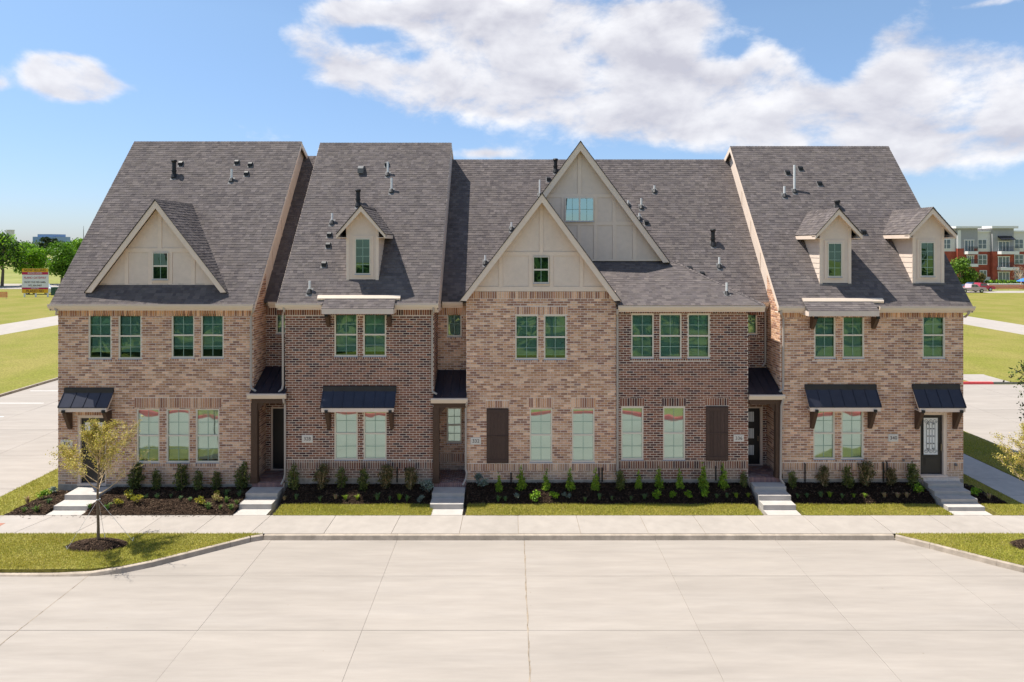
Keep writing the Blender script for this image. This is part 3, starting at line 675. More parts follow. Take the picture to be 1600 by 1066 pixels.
def bracket(h, x, ztop, Y=0.0, out=.36, drop=.72, w=.13):
    m = MB(); m.extr_x([(Y, ztop), (Y, ztop-drop), (Y-.09, ztop-drop-.02), (Y-out+.02, ztop-.13), (Y-out, ztop-.10), (Y-out, ztop)], x-w/2, x+w/2); o = m.build('awning_bracket', 'wood', h)
    m = MB(); m.box(x-w*.42, x+w*.42, Y-out-.075, Y-out-.002, ztop-.03, ztop+.07); m.build('beam_end', 'black', o)
def awning(h, x0, x1, zt, zf, out, seams, b1, b2, Y=0.0):
    o = None; m = MB(); m.box(x0-.01, x1+.01, Y-.05, Y-.008, zt-.17, zt); m.box(x0-.012, x1+.012, Y-.065, Y-.05, zt-.2, zt-.02); o = m.build('awning', 'metal_roof', h)
    za = zt-.16; n = seams+1
    for i in range(n):
        a = x0+(x1-x0)*i/n+.004; b = x0+(x1-x0)*(i+1)/n-.004; m = MB()
        m.prism([(a, Y-.04, za), (b, Y-.04, za), (b, Y-.04, za-.03), (a, Y-.04, za-.03)], [(a, Y-out, zf), (b, Y-out, zf), (b, Y-out, zf-.03), (a, Y-out, zf-.03)]); m.build('metal_panel', 'metal_roof', o)
    for i in range(n+1):
        a = x0+(x1-x0)*i/n; m = MB(); m.prism([(a-.013, Y-.04, za+.035), (a+.013, Y-.04, za+.035), (a+.013, Y-.04, za-.02), (a-.013, Y-.04, za-.02)], [(a-.013, Y-out, zf+.035), (a+.013, Y-out, zf+.035), (a+.013, Y-out, zf-.02), (a-.013, Y-out, zf-.02)]); m.build('standing_seam', 'metal_roof', o)
    m = MB(); m.box(x0+.03, x1-.03, Y-out+.0, Y-out+.04, zf-.175, zf-.032)
    for xx in (x0+.03, x1-.06): m.prism([(xx, Y-.01, za-.05), (xx+.03, Y-.01, za-.05), (xx+.03, Y-.01, za-.2), (xx, Y-.01, za-.2)], [(xx, Y-out+.04, zf-.04), (xx+.03, Y-out+.04, zf-.04), (xx+.03, Y-out+.04, zf-.175), (xx, Y-out+.04, zf-.175)])
    m.box(x0+.06, x1-.06, Y-out+.04, Y-.01, zf-.17, zf-.15)
    m.build('awning_fascia', 'trim', o)
    for xb in (b1, b2): bracket(h, xb, zf-.17, Y, out-.02)
def shutter(h, px0, py0, px1, py1):
    x0, x1, z0, z1 = rect(px0, py0, px1, py1); o = None; m = MB(); m.box(x0, x1, -.012, -.003, z0, z1); o = m.build('shutter', 'shutter', h)
    n = 6
    for i in range(n): 
        m = MB(); m.box(x0+(x1-x0)*i/n+.003, x0+(x1-x0)*(i+1)/n-.003, -.035, -.012, z0+.003*i % .006, z1-.002); m.build('board', 'shutter', o)
    zm = (z0+z1)/2
    for zz in (z0+.03, zm-.05, z1-.17): m = MB(); m.box(x0+.01, x1-.01, -.055, -.036, zz, zz+.13) if zz != zm-.05 else m.box(x0+.01, x1-.01, -.055, -.036, zz+.03, zz+.07); m.build('batten', 'shutter', o)
def plaque(h, px0, py0, px1, py1, num):
    x0, x1, z0, z1 = rect(px0, py0, px1, py1); m = MB(); m.box(x0, x1, -.03, -.004, z0, z1); m.box(x0+.012, x1-.012, -.036, -.03, z0+.012, z1-.012); o = m.build('address_plaque', 'plaque', h)
    text(str(num), .185, ((x0+x1)/2, -.038, (z0+z1)/2), 'ink', o, 'house_number')
def downspout(h, pts, r=.042):
    m = MB(); m.tube(pts, r, 6); o = m.build('downspout', 'spout', h, smooth=False)
def gutter(h, x0, x1, zt, Y=YE, hgt=.17):
    m = MB(); m.extr_x([(Y, zt-.005), (Y-.11, zt-.005), (Y-.12, zt-.04), (Y-.085, zt-hgt*.7), (Y-.05, zt-hgt), (Y, zt-hgt)], x0, x1); m.box(x0, x1, Y-.118, Y-.106, zt-.004, zt+.006); m.build('gutter', 'gutter', h)
    m = MB(); m.box(x0+.01, x1-.01, Y, Y+.03, zt-.24, zt-.02); m.box(x0+.01, x1-.01, Y+.03, -.012 if Y < 0 else Y+.3, zt-.245, zt-.225); m.build('eave_soffit', 'trim', h)
def steps(h, x0, x1, levels, skew=0):
    """levels: list of (front Y, top z) from the door down"""
    m = MB(); m.box(x0, x1, -1.93, -.0, -.6, SZ+.004); o = m.build('entry_steps', 'steps', h)
    yb = -.13
    for i, (yf, zt) in enumerate(levels): t = MB(); t.box(x0+.002*i, x1-.002*i, yf, yb, SZ-.01, zt); t.build('step', 'steps', o)
    return o

def body(h, x0, x1, yb=12.5, front=.36, ztop=6.6, side='light', rec=None):
    m = MB(); m.box(x0+.21, x1-.21, front, yb, -.5, ztop)
    if rec: m.box(rec[0]-.1, rec[1]+.1, YR+.36, yb+.01, -.5, ztop-.02)
    m.build('interior', 'interior', h)
def attic(h, pl, x0, x1, y0, yr, yb, zb, slope=.53, mat='siding'):
    zr = pl.z(yr)-.10; m = MB(); prof = [(y0, pl.z(y0)-.10), (yr, zr), (yb, zr-slope*(yb-yr)), (yb, zb), (y0, zb)]
    m.extr_x(prof[::-1], x0, x1); return m.build('attic_wall', mat, h)
def main_roof(h, pl, x0, x1, y0, yr, seed, singles=0, yb=13.2, slope=.53, rakes=(), skip=None):
    zr = pl.z(yr); m = MB(); t = .06
    m.extr_x([(y0, pl.z(y0)), (y0, pl.z(y0)-t), (yr, zr-t*1.6), (yb, zr-slope*(yb-yr)-t), (yb, zr-slope*(yb-yr)), (yr, zr)], x0, x1)
    roof = m.build('roof', 'deck', h); L = math.hypot(yr-y0, zr-pl.z(y0)); ang = math.atan(pl.b)
    shingle_plane(roof, (0, y0-.02, pl.z(y0)-.02*pl.b), (1, 0, 0), (0, math.cos(ang), math.sin(ang)), L+.02, lambda v: (x0-.01, x1+.01), seed, singles=singles, ang=ang, skip=skip)
    ab = math.atan(slope); 
    m = MB(); m.quad((x0, yr, zr+.006), (x0, yb+.03, zr-slope*(yb-yr)), (x1, yb+.03, zr-slope*(yb-yr)), (x1, yr, zr+.006), SHC[0]); m.build('back_slope', 'shingle', roof)
    ridge_caps(roof, (x0, yr, zr+.0), (x1, yr, zr+.0), seed+1)
    for (xr, sgn) in rakes:      # barge boards along the exposed verge
        m = MB(); xa, xb = xr, xr-sgn*.035
        for (ya, yb2, f) in ((y0, yr, None), (yr, yb, slope)):
            za = pl.z(ya)-.012 if f is None else zr-.012; zc = pl.z(yb2)-.012 if f is None else zr-slope*(yb2-yr)-.012
            m.prism([(xa, ya, za), (xb, ya, za), (xb, ya, za-.22), (xa, ya, za-.22)], [(xa, yb2, zc), (xb, yb2, zc), (xb, yb2, zc-.22), (xa, yb2, zc-.22)])
        m.build('barge_board', 'trim', h)
    return roof
def cheek(h, pl, X, y0, y1, zlow, sgn, nseam=3):    # beige wall between the high roof and the lower one, seen from the side
    pass
def gable(h, cx, fl, fr, Yf, zfoot, zap, Yface, zbot, main, seed, fascia=.2, back=None, panels=None, cols=None):
    """triangular gable: fascia boards at Yf, siding at Yface, roof slopes running back to the main plane"""
    if back is None: back = main
    hl, hr = cx-fl, fr-cx; g = MB()
    sl = (zap-zfoot)/hl; sr = (zap-zfoot)/hr
    # solid under the roof
    ins = .13
    def edge_l(z): return cx-(zap-ins*sl-z)/sl
    def edge_r(z): return cx+(zap-ins*sr-z)/sr
    za = zap-ins*(sl+sr)/2
    A = [(edge_l(zbot), Yface+.02, zbot), (edge_r(zbot), Yface+.02, zbot), (cx, Yface+.02, za)]; yb = lambda z: max(back.y(z), Yface+.05)+.3
    B = [(p[0], yb(p[2]), p[2]) for p in A]; g.prism(A[::-1], B[::-1]); root = g.build('gable', 'siding', h)
    # siding panels between battens
    xs, zs = cols; allx = sorted(xs)
    for (zr0, zr1, vl) in zs:
        v = [-99]+vl+[99]
        for a, b in zip(v, v[1:]):
            a2 = a[1] if isinstance(a, tuple) else fl-1; b2 = b[0] if isinstance(b, tuple) else fr+1
            poly = [(a2+.004, zr0+.004), (b2-.004, zr0+.004), (b2-.004, zr1-.004), (a2+.004, zr1-.004)]
            poly = clip(poly, sl, -1, -(sl*edge_l(zbot)-zbot)); poly = clip(poly, -sr, -1, (sr*edge_r(zbot)+zbot)) if poly else poly
            if len(poly) >= 3: q = MB(); q.extr_y(poly, Yface, Yface+.02); q.build('siding_panel', 'siding', root)
    for (px0, px1, pz0, pz1) in xs:
        poly = [(px0, pz0), (px1, pz0), (px1, pz1), (px0, pz1)]; poly = clip(poly, sl, -1, -(sl*edge_l(zbot)-zbot)); poly = clip(poly, -sr, -1, (sr*edge_r(zbot)+zbot)) if poly else poly
        if len(poly) >= 3: q = MB(); q.extr_y(poly, Yface-.022, Yface+.012); q.build('trim_board', 'trim', root)
    # rake fascia boards
    for (s, xf, k) in ((-1, fl, sl), (1, fr, sr)):
        t = MB(); wv = fascia*math.hypot(1, k)
        P = [(xf, zfoot), (cx, zap), (cx, zap-wv), (xf-s*(wv-.02)/k if False else xf-s*.16, zfoot-.0)]
        P = [(xf, zfoot), (cx, zap), (cx, zap-wv), (xf-s*fascia*1.25, zfoot-.01)]
        t.extr_y(P if s < 0 else P[::-1], Yf-.02, Yf+.025); t.build('rake_board', 'trim', root)
        # soffit
        t = MB(); t.prism([(xf, Yf+.025, zfoot-.02), (cx, Yf+.025, zap-.05), (cx, Yf+.025, zap-.08), (xf, Yf+.025, zfoot-.05)], [(xf, Yface+.03, zfoot-.02), (cx, Yface+.03, zap-.05), (cx, Yface+.03, zap-.08), (xf, Yface+.03, zfoot-.05)]); t.build('rake_soffit', 'trim', root)
    # roof slopes
    r0 = MB()
    for (s, xf, k) in ((-1, fl, sl), (1, fr, sr)):
        fy = Yf-.035; by = lambda z: max(back.y(z)+.12, fy+.05)
        r0.prism([(xf, fy, zfoot), (cx, fy, zap), (cx, fy, zap-.03), (xf, fy, zfoot-.03)], [(xf, by(zfoot), zfoot), (cx, by(zap), zap), (cx, by(zap), zap-.03), (xf, by(zfoot), zfoot-.03)])
    rf = r0.build('gable_roof', 'deck', h)
    for i, (s, xf, k) in enumerate(((-1, fl, sl), (1, fr, sr))):
        L = math.hypot(cx-xf, zap-zfoot); V = Vector((cx-xf, 0, zap-zfoot))
        shingle_plane(rf, (xf, 0, zfoot), (0, 1, 0), V, L, lambda v, L=L: (Yf-.05, max(back.y(zfoot+(zap-zfoot)*min(v/L, 1))+.10, Yf)), seed+i)
    ridge_caps(rf, (cx, Yf-.05, zap), (cx, back.y(zap), zap), seed+5, .09, .12, .12)
    return root

def common(num, zb):
    return HOUSES[num]

PALS = {324: (LIGHT, .020, 'mortar_light', 'sidebrick_light'), 328: (DARK, .021, 'mortar_white', 'sidebrick_dark'), 332: (LIGHT, .019, 'mortar_light', 'sidebrick_light'),
        336: (DARK, .021, 'mortar_white', 'sidebrick_dark'), 340: (LIGHT, .020, 'mortar_light', 'sidebrick_light')}
def front_wall(num, x0, x1, zb, zt, wins, soldiers, rowlocks, cx=None, cz=3.3, Y=0.0, singles=300, extra=()):
    pal, jt, mort, sb = PALS[num]; h = HOUSES[num]; holes = [w for w in wins]; m = MB(); backing(m, x0, x1, Y, Y+.2, zb, zt, holes)
    wall = m.build('brick_wall', mort, h); W = Wall(wall, 'y', Y, pal, jt, num+int(x0*10), singles); W.cx = cx if cx is not None else (x0+x1)/2; W.cz = cz
    W.field(x0, x1, zb, zt, holes+list(soldiers)+list(rowlocks)+list(extra))
    for s in soldiers: W.soldier(*s)
    for s in rowlocks: W.soldier(*s, w=.0896)
    W.done(); return wall
def side_wall(num, X, face, y0, y1, zb, top, seed, palnum=None):
    pal, jt, mort, sb = PALS[palnum or num]; h = HOUSES[num]; m = MB(); d = -.2 if face == 'x+' else .2
    z1 = [top(y0), top(y1)]; m.extr_x([(y0+.2, zb), (y1, zb), (y1, z1[1]), (y0+.2, top(y0+.2))][::-1], min(X, X+d), max(X, X+d)); wall = m.build('side_wall', mort, h)
    W = Wall(wall, face, X, pal, jt, seed); W.field(y0, y1, zb, 14, (), top=top); W.done(); return wall
def outer_side(num, X, zb, ztop, mat, pl, yr, yb=12.5):
    m = MB(); s = .2 if X < 0 else -.2; zr = pl.z(yr)-.12
    m.extr_x([(0.2, zb), (yb, zb), (yb, zr-.53*(yb-yr)), (yr, zr), (0.2, pl.z(0.2)-.12)][::-1], min(X, X+s), max(X, X+s)); m.build('gable_end_wall', mat, HOUSES[num])
def found(num, x0, x1, z0, z1, Y=0.0):
    m = MB(); m.box(x0, x1, Y-.012, Y+.25, z0-.5, z1); m.build('foundation', 'foundation', HOUSES[num])

def zz(py, Y=0): return gz(py, Y)
# ---------------- 324
h = HOUSES[324]; X0, X1 = -17.32, -9.87; ZB = zz(757); ZT = 6.72
wu = [rect(138.2, 489.9, 174.3, 560.7), rect(185, 489.9, 221.2, 560.7), rect(268, 488.8, 303.8, 559.4), rect(314, 488.8, 349.7, 559.4)]
wlw = [rect(213.5, 638.8, 249.3, 723), rect(260, 638.8, 296.5, 723), rect(306, 638.8, 342.7, 723)]
dr = (gx(121), gx(166), ZB, zz(650))
top = (X0, X1, zz(494.5), ZT)
front_wall(324, X0, X1, ZB, ZT, wu+wlw+[dr], [top, (gx(210), gx(346), zz(637.5), zz(621.5))], [(gx(135), gx(224), zz(565.5), zz(561.5)), (gx(265), gx(353), zz(564.5), zz(560)), (gx(211), gx(345), zz(729.5), zz(724)), (gx(118), gx(169), zz(649.5), zz(639.5))], cx=-12.5)
for w in wu[:2]: window(h, *w, blind='half', drop=.22, gl='glass_dark')
for w in wu[2:]: window(h, *w, blind='half', drop=.3, gl='glass_dark')
for w in wlw: window(h, *w, blind='closed', drop=.08)
body(h, X0, X1); attic(h, PL1, X0+.21, X1-.003, .02, 5.25, 12.5, 6.55)
side_wall(324, X1, 'x+', 0.0, YR, ZB, lambda y: PL1.z(y)-.18, 5); outer_side(324, X0, -.6, 6.8, M['sidebrick_light'], PL1, 5.25)
found(324, X0, X1, -.32, ZB)
main_roof(h, PL1, -17.39, -9.70, YE, 5.25, 100, singles=300, rakes=((-9.68, 1), (-17.39, -1)))
gutter(h, -17.42, -9.72, 6.85)
g1 = .22
def cols_px(vx, hz_, Y):      # battens given in pixels on the plane Y
    X = [(gx(a, Y), gx(b, Y), gz(d, Y), gz(c, Y)) for (a, b, c, d) in vx]; return X
zb_ = gz(447.4, g1)
xs = cols_px([(180, 320, 387.8, 394.4), (247, 253, 318, 387.8), (195.3, 201, 394.4, 444), (232, 238.4, 394.4, 444), (263, 269.4, 394.4, 444), (299, 305, 394.4, 444), (140, 350, 444, 447.4), (238.4, 263, 437, 441)], None, g1)
def vls(lst, Y): return [(gx(a, Y), gx(b, Y)) for a, b in lst]
gable(h, -13.55, gx(132.5, -.1), gx(355, -.1), -.1, gz(457, -.1), 10.80, g1, zb_, PL1, 140,
      cols=(xs, [(gz(387.8, g1), 10.8, vls([(247, 253)], g1)), (gz(444, g1), gz(394.4, g1), vls([(195.3, 201), (232, 238.4), (263, 269.4), (299, 305)], g1))]), back=PL1)
window(h, *rect(238.4, 394.8, 263, 436.8, g1-.05), Y=g1-.09, sash=True, rows=1, blind=None, gl='glass_dark', w=.03)
awning(h, -17.05, -15.19, zz(605.8), 2.98, .42, 3, -16.83, -15.33); 
# door 324
m = MB(); x0, x1, z0, z1 = dr; m.box(x0, x0+.09, .03, .16, z0, z1); m.box(x1-.07, x1, .03, .16, z0, z1); m.box(x0+.09, x1-.07, .03, .16, z1-.09, z1); m.box(x0, x1, -.03, .2, z0-.05, z0+.03); fr = m.build('door_frame', 'trim', h)
m = MB(); m.box(x0+.09, x1-.07, .10, .145, z0+.03, z1-.09); d = m.build('door', 'door', h)
for (a, b) in ((132.8, 141), (143, 151.2), (153, 161)):
    q = rect(a, 660, b, 681, .09); m = MB(); m.box(q[0]-.01, q[1]+.01, .092, .10, q[2]-.01, q[3]+.01); m.build('glazing_bead', 'iron', d); m = MB(); m.quad((q[0], .088, q[2]), (q[1], .088, q[2]), (q[1], .088, q[3]), (q[0], .088, q[3])); m.build('door_glass', 'blind', d)
m = MB(); m.box(x0+.16, x0+.2, .03, .10, .95, 1.15); m.build('door_handle', 'brass', d)
plaque(h, 95.5, 687.4, 114, 699, 324)
steps(h, -16.45, -15.2, [(-.93, -.11), (-1.52, -.29)])
downspout(h, [(gx(86, -.4), -.40, 6.72), (gx(86, -.4)+.05, -.38, 6.6), (-17.32, -.12, 6.45), (-17.36, .2, 6.40), (-17.36, .3, 6.2), (-17.36, .3, 0)])
downspout(h, [(gx(395.3, -.4), -.40, 6.72), (gx(395.3, -.4), -.36, 6.6), (-9.93, -.07, 6.38), (-9.93, -.06, 3.75), (-9.9, -.10, 3.62), (-9.72, -.12, 3.52)])

# ---------------- recess helper (porch, upper back wall)
def recess(num, x0, x1, zfloor, palnum, winU=None, winL=None, door=None, postside='l', roofpx=(573, 616), xr=None, spout=None, stepspec=None, bandpx=None):
    h = HOUSES[num]; hol = [w for w in (winU, winL) if w]; dd = None
    if door: hol.append(door)
    sol = [(x0, x1, gz(493, YR), 6.66)]
    rows = []
    if bandpx: sol.append((x0, x1, gz(bandpx[1], YR), gz(bandpx[0], YR)))
    if winL: rows.append((winL[0]-.05, winL[1]+.05, winL[2]-.11, winL[2]-.02))
    if winU: rows.append((winU[0]-.05, winU[1]+.05, winU[2]-.11, winU[2]-.02))
    front_wall(num, x0, x1, zfloor-.02, 6.66, hol, sol, rows, Y=YR, singles=0) if palnum == num else front_wall(palnum, x0, x1, zfloor-.02, 6.66, hol, sol, rows, Y=YR, singles=0)
    zt, zf = gz(roofpx[0], YR), gz(roofpx[1], -.25)
    # porch roof: three pans with standing seams
    a, b = xr; m = MB(); m.prism([(a, -.25, zf-.05), (b, -.25, zf-.05), (b, -.25, zf-.02), (a, -.25, zf-.02)][::-1], [(x0+.0, YR, zt-.05), (x1, YR, zt-.05), (x1, YR, zt-.02), (x0, YR, zt-.02)][::-1]); pr = m.build('porch_roof', 'metal_roof', h)
    n = 4
    for i in range(n+1):
        t = i/n; m = MB(); xf = a+.02+(b-a-.04)*t; xb = x0+.02+(x1-x0-.04)*t
        m.prism([(xf-.013, -.25, zf+.025), (xf+.013, -.25, zf+.025), (xf+.013, -.25, zf-.02), (xf-.013, -.25, zf-.02)], [(xb-.013, YR-.01, zt+.025), (xb+.013, YR-.01, zt+.025), (xb+.013, YR-.01, zt-.02), (xb-.013, YR-.01, zt-.02)]); m.build('standing_seam', 'metal_roof', pr)
        if i < n:
            t2 = (i+1)/n; xf2 = a+.02+(b-a-.04)*t2; xb2 = x0+.02+(x1-x0-.04)*t2; m = MB(); m.prism([(xf+.015, -.262, zf-.001), (xf2-.015, -.262, zf-.001), (xf2-.015, -.262, zf-.018), (xf+.015, -.262, zf-.018)], [(xb+.015, YR-.01, zt-.001), (xb2-.015, YR-.01, zt-.001), (xb2-.015, YR-.01, zt-.018), (xb+.015, YR-.01, zt-.018)]); m.build('metal_panel', 'metal_roof', pr)
    m = MB(); m.extr_x([(-.25, zf), (-.36, zf), (-.37, zf-.04), (-.33, zf-.13), (-.30, zf-.19), (-.25, zf-.19)], a-.06, b+.05); m.build('porch_gutter', 'gutter', pr)
    m = MB(); m.box(x0+.004, x1-.004, -.2, .0, zf-.38, zf-.19); m.box(x0+.004, x1-.004, .0, YR-.01, zf-.25, zf-.22); m.build('porch_beam', 'wood', pr)
    pw = .235
    if postside == 'l': pa = x0-.02; pb = pa+pw
    else: pb = x1+.0; pa = pb-pw
    m = MB(); m.box(pa, pb, -.19, .02, zfloor+.16, zf-.38); m.box(pa-.02, pb+.02, -.21, .03, zfloor, zfloor+.16); m.build('porch_post', 'wood', h)
    m = MB(); s = 1 if postside == 'l' else -1; px_ = pb if s > 0 else pa
    m.extr_y([(px_, zf-.38), (px_+s*.26, zf-.38), (px_, zf-.7)], -.13, -.04); m.build('post_brace', 'wood', h)
    # brick floor
    r = random.Random(num); m = MB(); m.box(x0, x1, -.12, YR+.2, zfloor-.6, zfloor-.012); fl = m.build('porch_floor', 'mortar_light', h)
    y = -.10; row = 0
    m = MB()
    while y < YR:
        u = x0-(row % 2)*.1
        while u < x1: m.box(max(u+.006, x0), min(u+.2, x1), y, min(y+.092, YR), zfloor-.02, zfloor+r.uniform(-.001, .002), pick([(.30, .17, .13), (.20, .12, .11), (.25, .18, .16)], r)) if min(u+.2, x1)-max(u+.006, x0) > .01 else None; u += .206
        y += .098; row += 1
    m.build('floor_bricks', 'brickfloor', fl)['kind'] = 'stuff'
    u = x0
    while u < x1-.05: m = MB(); m.box(u+.006, min(u+.075, x1), -.165, -.105, zfloor-.17, zfloor+.004, pick([(.34, .20, .17), (.26, .16, .15)], r)); m.build('edge_brick', 'brickfloor', fl); u += .0785
    if winU: window(h, *winU, Y=YR, sash=winU[4] if len(winU) > 4 else False, blind='half', gl='glass')
    if winL: window(h, *winL, Y=YR, sash=True, blind='closed')
    if stepspec: steps(h, x0+.02, x1-.02, stepspec)
    return zf
def front_door(h, x0, x1, z0, z1, Y, lites, frame_r=True):
    m = MB(); m.box(x0, x0+.06, Y+.02, Y+.16, z0, z1); m.box(x1-.10, x1, Y-.01, Y+.16, z0, z1); m.box(x0+.06, x1-.10, Y+.02, Y+.16, z1-.07, z1); m.box(x0, x1, Y-.04, Y+.2, z0-.03, z0+.02); m.build('door_frame', 'trim', h)
    m = MB(); m.box(x0+.06, x1-.1, Y+.06, Y+.11, z0+.02, z1-.07); d = m.build('door', 'door', h)
    for (a, b, c, e) in lites:
        m = MB(); m.quad((a, Y+.052, c), (b, Y+.052, c), (b, Y+.052, e), (a, Y+.052, e)); m.build('door_glass', 'blind', d)
        m = MB(); m.box(a-.03, a, Y+.045, Y+.06, c-.03, e+.03); m.box(b, b+.03, Y+.045, Y+.06, c-.03, e+.03); m.box(a, b, Y+.045, Y+.06, c-.03, c); m.box(a, b, Y+.045, Y+.06, e, e+.03)
        k = int((b-a)/.06)
        for i in range(1, k): m.box(a+(b-a)*i/k-.005, a+(b-a)*i/k+.005, Y+.046, Y+.050, c, e)
        m.build('glazing_bead', 'door', d)
    m = MB(); m.box(x1-.2, x1-.16, Y+.0, Y+.06, z0+.95, z0+1.15); m.build('door_handle', 'brass', d)

# ---------------- 328
h = HOUSES[328]; X0, X1 = -8.65, -2.98; ZB = zz(747.5)
wu = [rect(522.4, 489.5, 558.8, 557), rect(567.5, 489.5, 603.3, 557)]; wlw = [rect(522.4, 637, 559, 718.7), rect(568, 637, 604, 718.7)]
front_wall(328, X0, X1, ZB, 6.74, wu+wlw, [(X0, X1, zz(493), 6.74), (X0, X1, zz(733), zz(722))], [(gx(519), gx(606), zz(561.5), zz(557.8)), (X0, X1, zz(722), zz(718.7))], cz=3.6)
for w in wu: window(h, *w, blind='half', drop=.15, gl='glass_dark')
for w in wlw: window(h, *w, blind='closed')
body(h, X0, X1, rec=(-9.87, -8.65)); attic(h, PL2, X0+.003, -2.815, .02, 5.25, 12.5, 6.5); found(328, X0, X1, -.05, ZB)
side_wall(328, X1, 'x+', 0.0, YR, ZB, lambda y: min(PL2.z(y)-.18, 9), 6); side_wall(328, X0, 'x-', 0.0, YR, ZB, lambda y: PL2.z(y)-.18, 7)
main_roof(h, PL2, -8.83, -2.80, YE, 5.25, 200, singles=300, rakes=((-2.78, 1), (-8.85, -1)))
attic(h, LOW, -9.86, -8.66, 1.32, 6.2, 12.5, 6.3)
main_roof(h, LOW, -9.865, -8.655, 1.05, 6.2, 230)
gutter(h, -9.66, -8.68, LOW.z(1.05)-.02, Y=1.05); gutter(h, -8.87, gx(503, -.4), 6.88); gutter(h, gx(615.5, -.4), -2.77, 6.88)
def shed(h, px0, px1, strip0, strip1, pl, ze, pyf):
    x0, x1 = gx(px0, -.75), gx(px1, -.75); zf = gz(pyf, -.78); y1 = -.19; z1 = pl.z(y1)+.01
    m = MB(); m.prism([(x0, -.74, zf), (x1, -.74, zf), (x1, -.74, zf-.05), (x0, -.74, zf-.05)], [(x0, y1, z1), (x1, y1, z1), (x1, y1, z1-.2), (x0, y1, z1-.2)]); r = m.build('shed_roof', 'deck', h)
    V = Vector((0, y1+.74, z1-zf)); shingle_plane(r, (0, -.76, zf), (1, 0, 0), V, V.length, lambda v: (x0-.01, x1+.01), int(px0))
    m = MB(); m.box(x0, x1, -.775, -.745, zf-.20, zf-.005); m.box(x0, x0+.03, -.745, -.0, zf-.2, zf-.02); m.box(x1-.03, x1, -.745, -.0, zf-.2, zf-.02); m.box(x0+.03, x1-.03, -.745, -.012, zf-.2, zf-.185); m.build('shed_fascia', 'siding', r)
    ys = -.20; m = MB(); a, b = gx(strip0, ys), gx(strip1, ys); zs = pl.z(ys)+.02; m.prism([(a, ys-.10, zs-.02), (b, ys-.10, zs-.02), (b, ys-.02, zs+.09), (a, ys-.02, zs+.09)], [(a, ys-.08, zs-.09), (b, ys-.08, zs-.09), (b, ys+.08, zs+.09), (a, ys+.08, zs+.09)])
    m.build('diverter_gutter', 'gutter', r)
shed(h, 502.6, 614.5, 496.6, 625.8, PL2, 6.88, 482.6)
for px in (514, 609.5): bracket(h, gx(px), zz(492), 0, .34, .42)
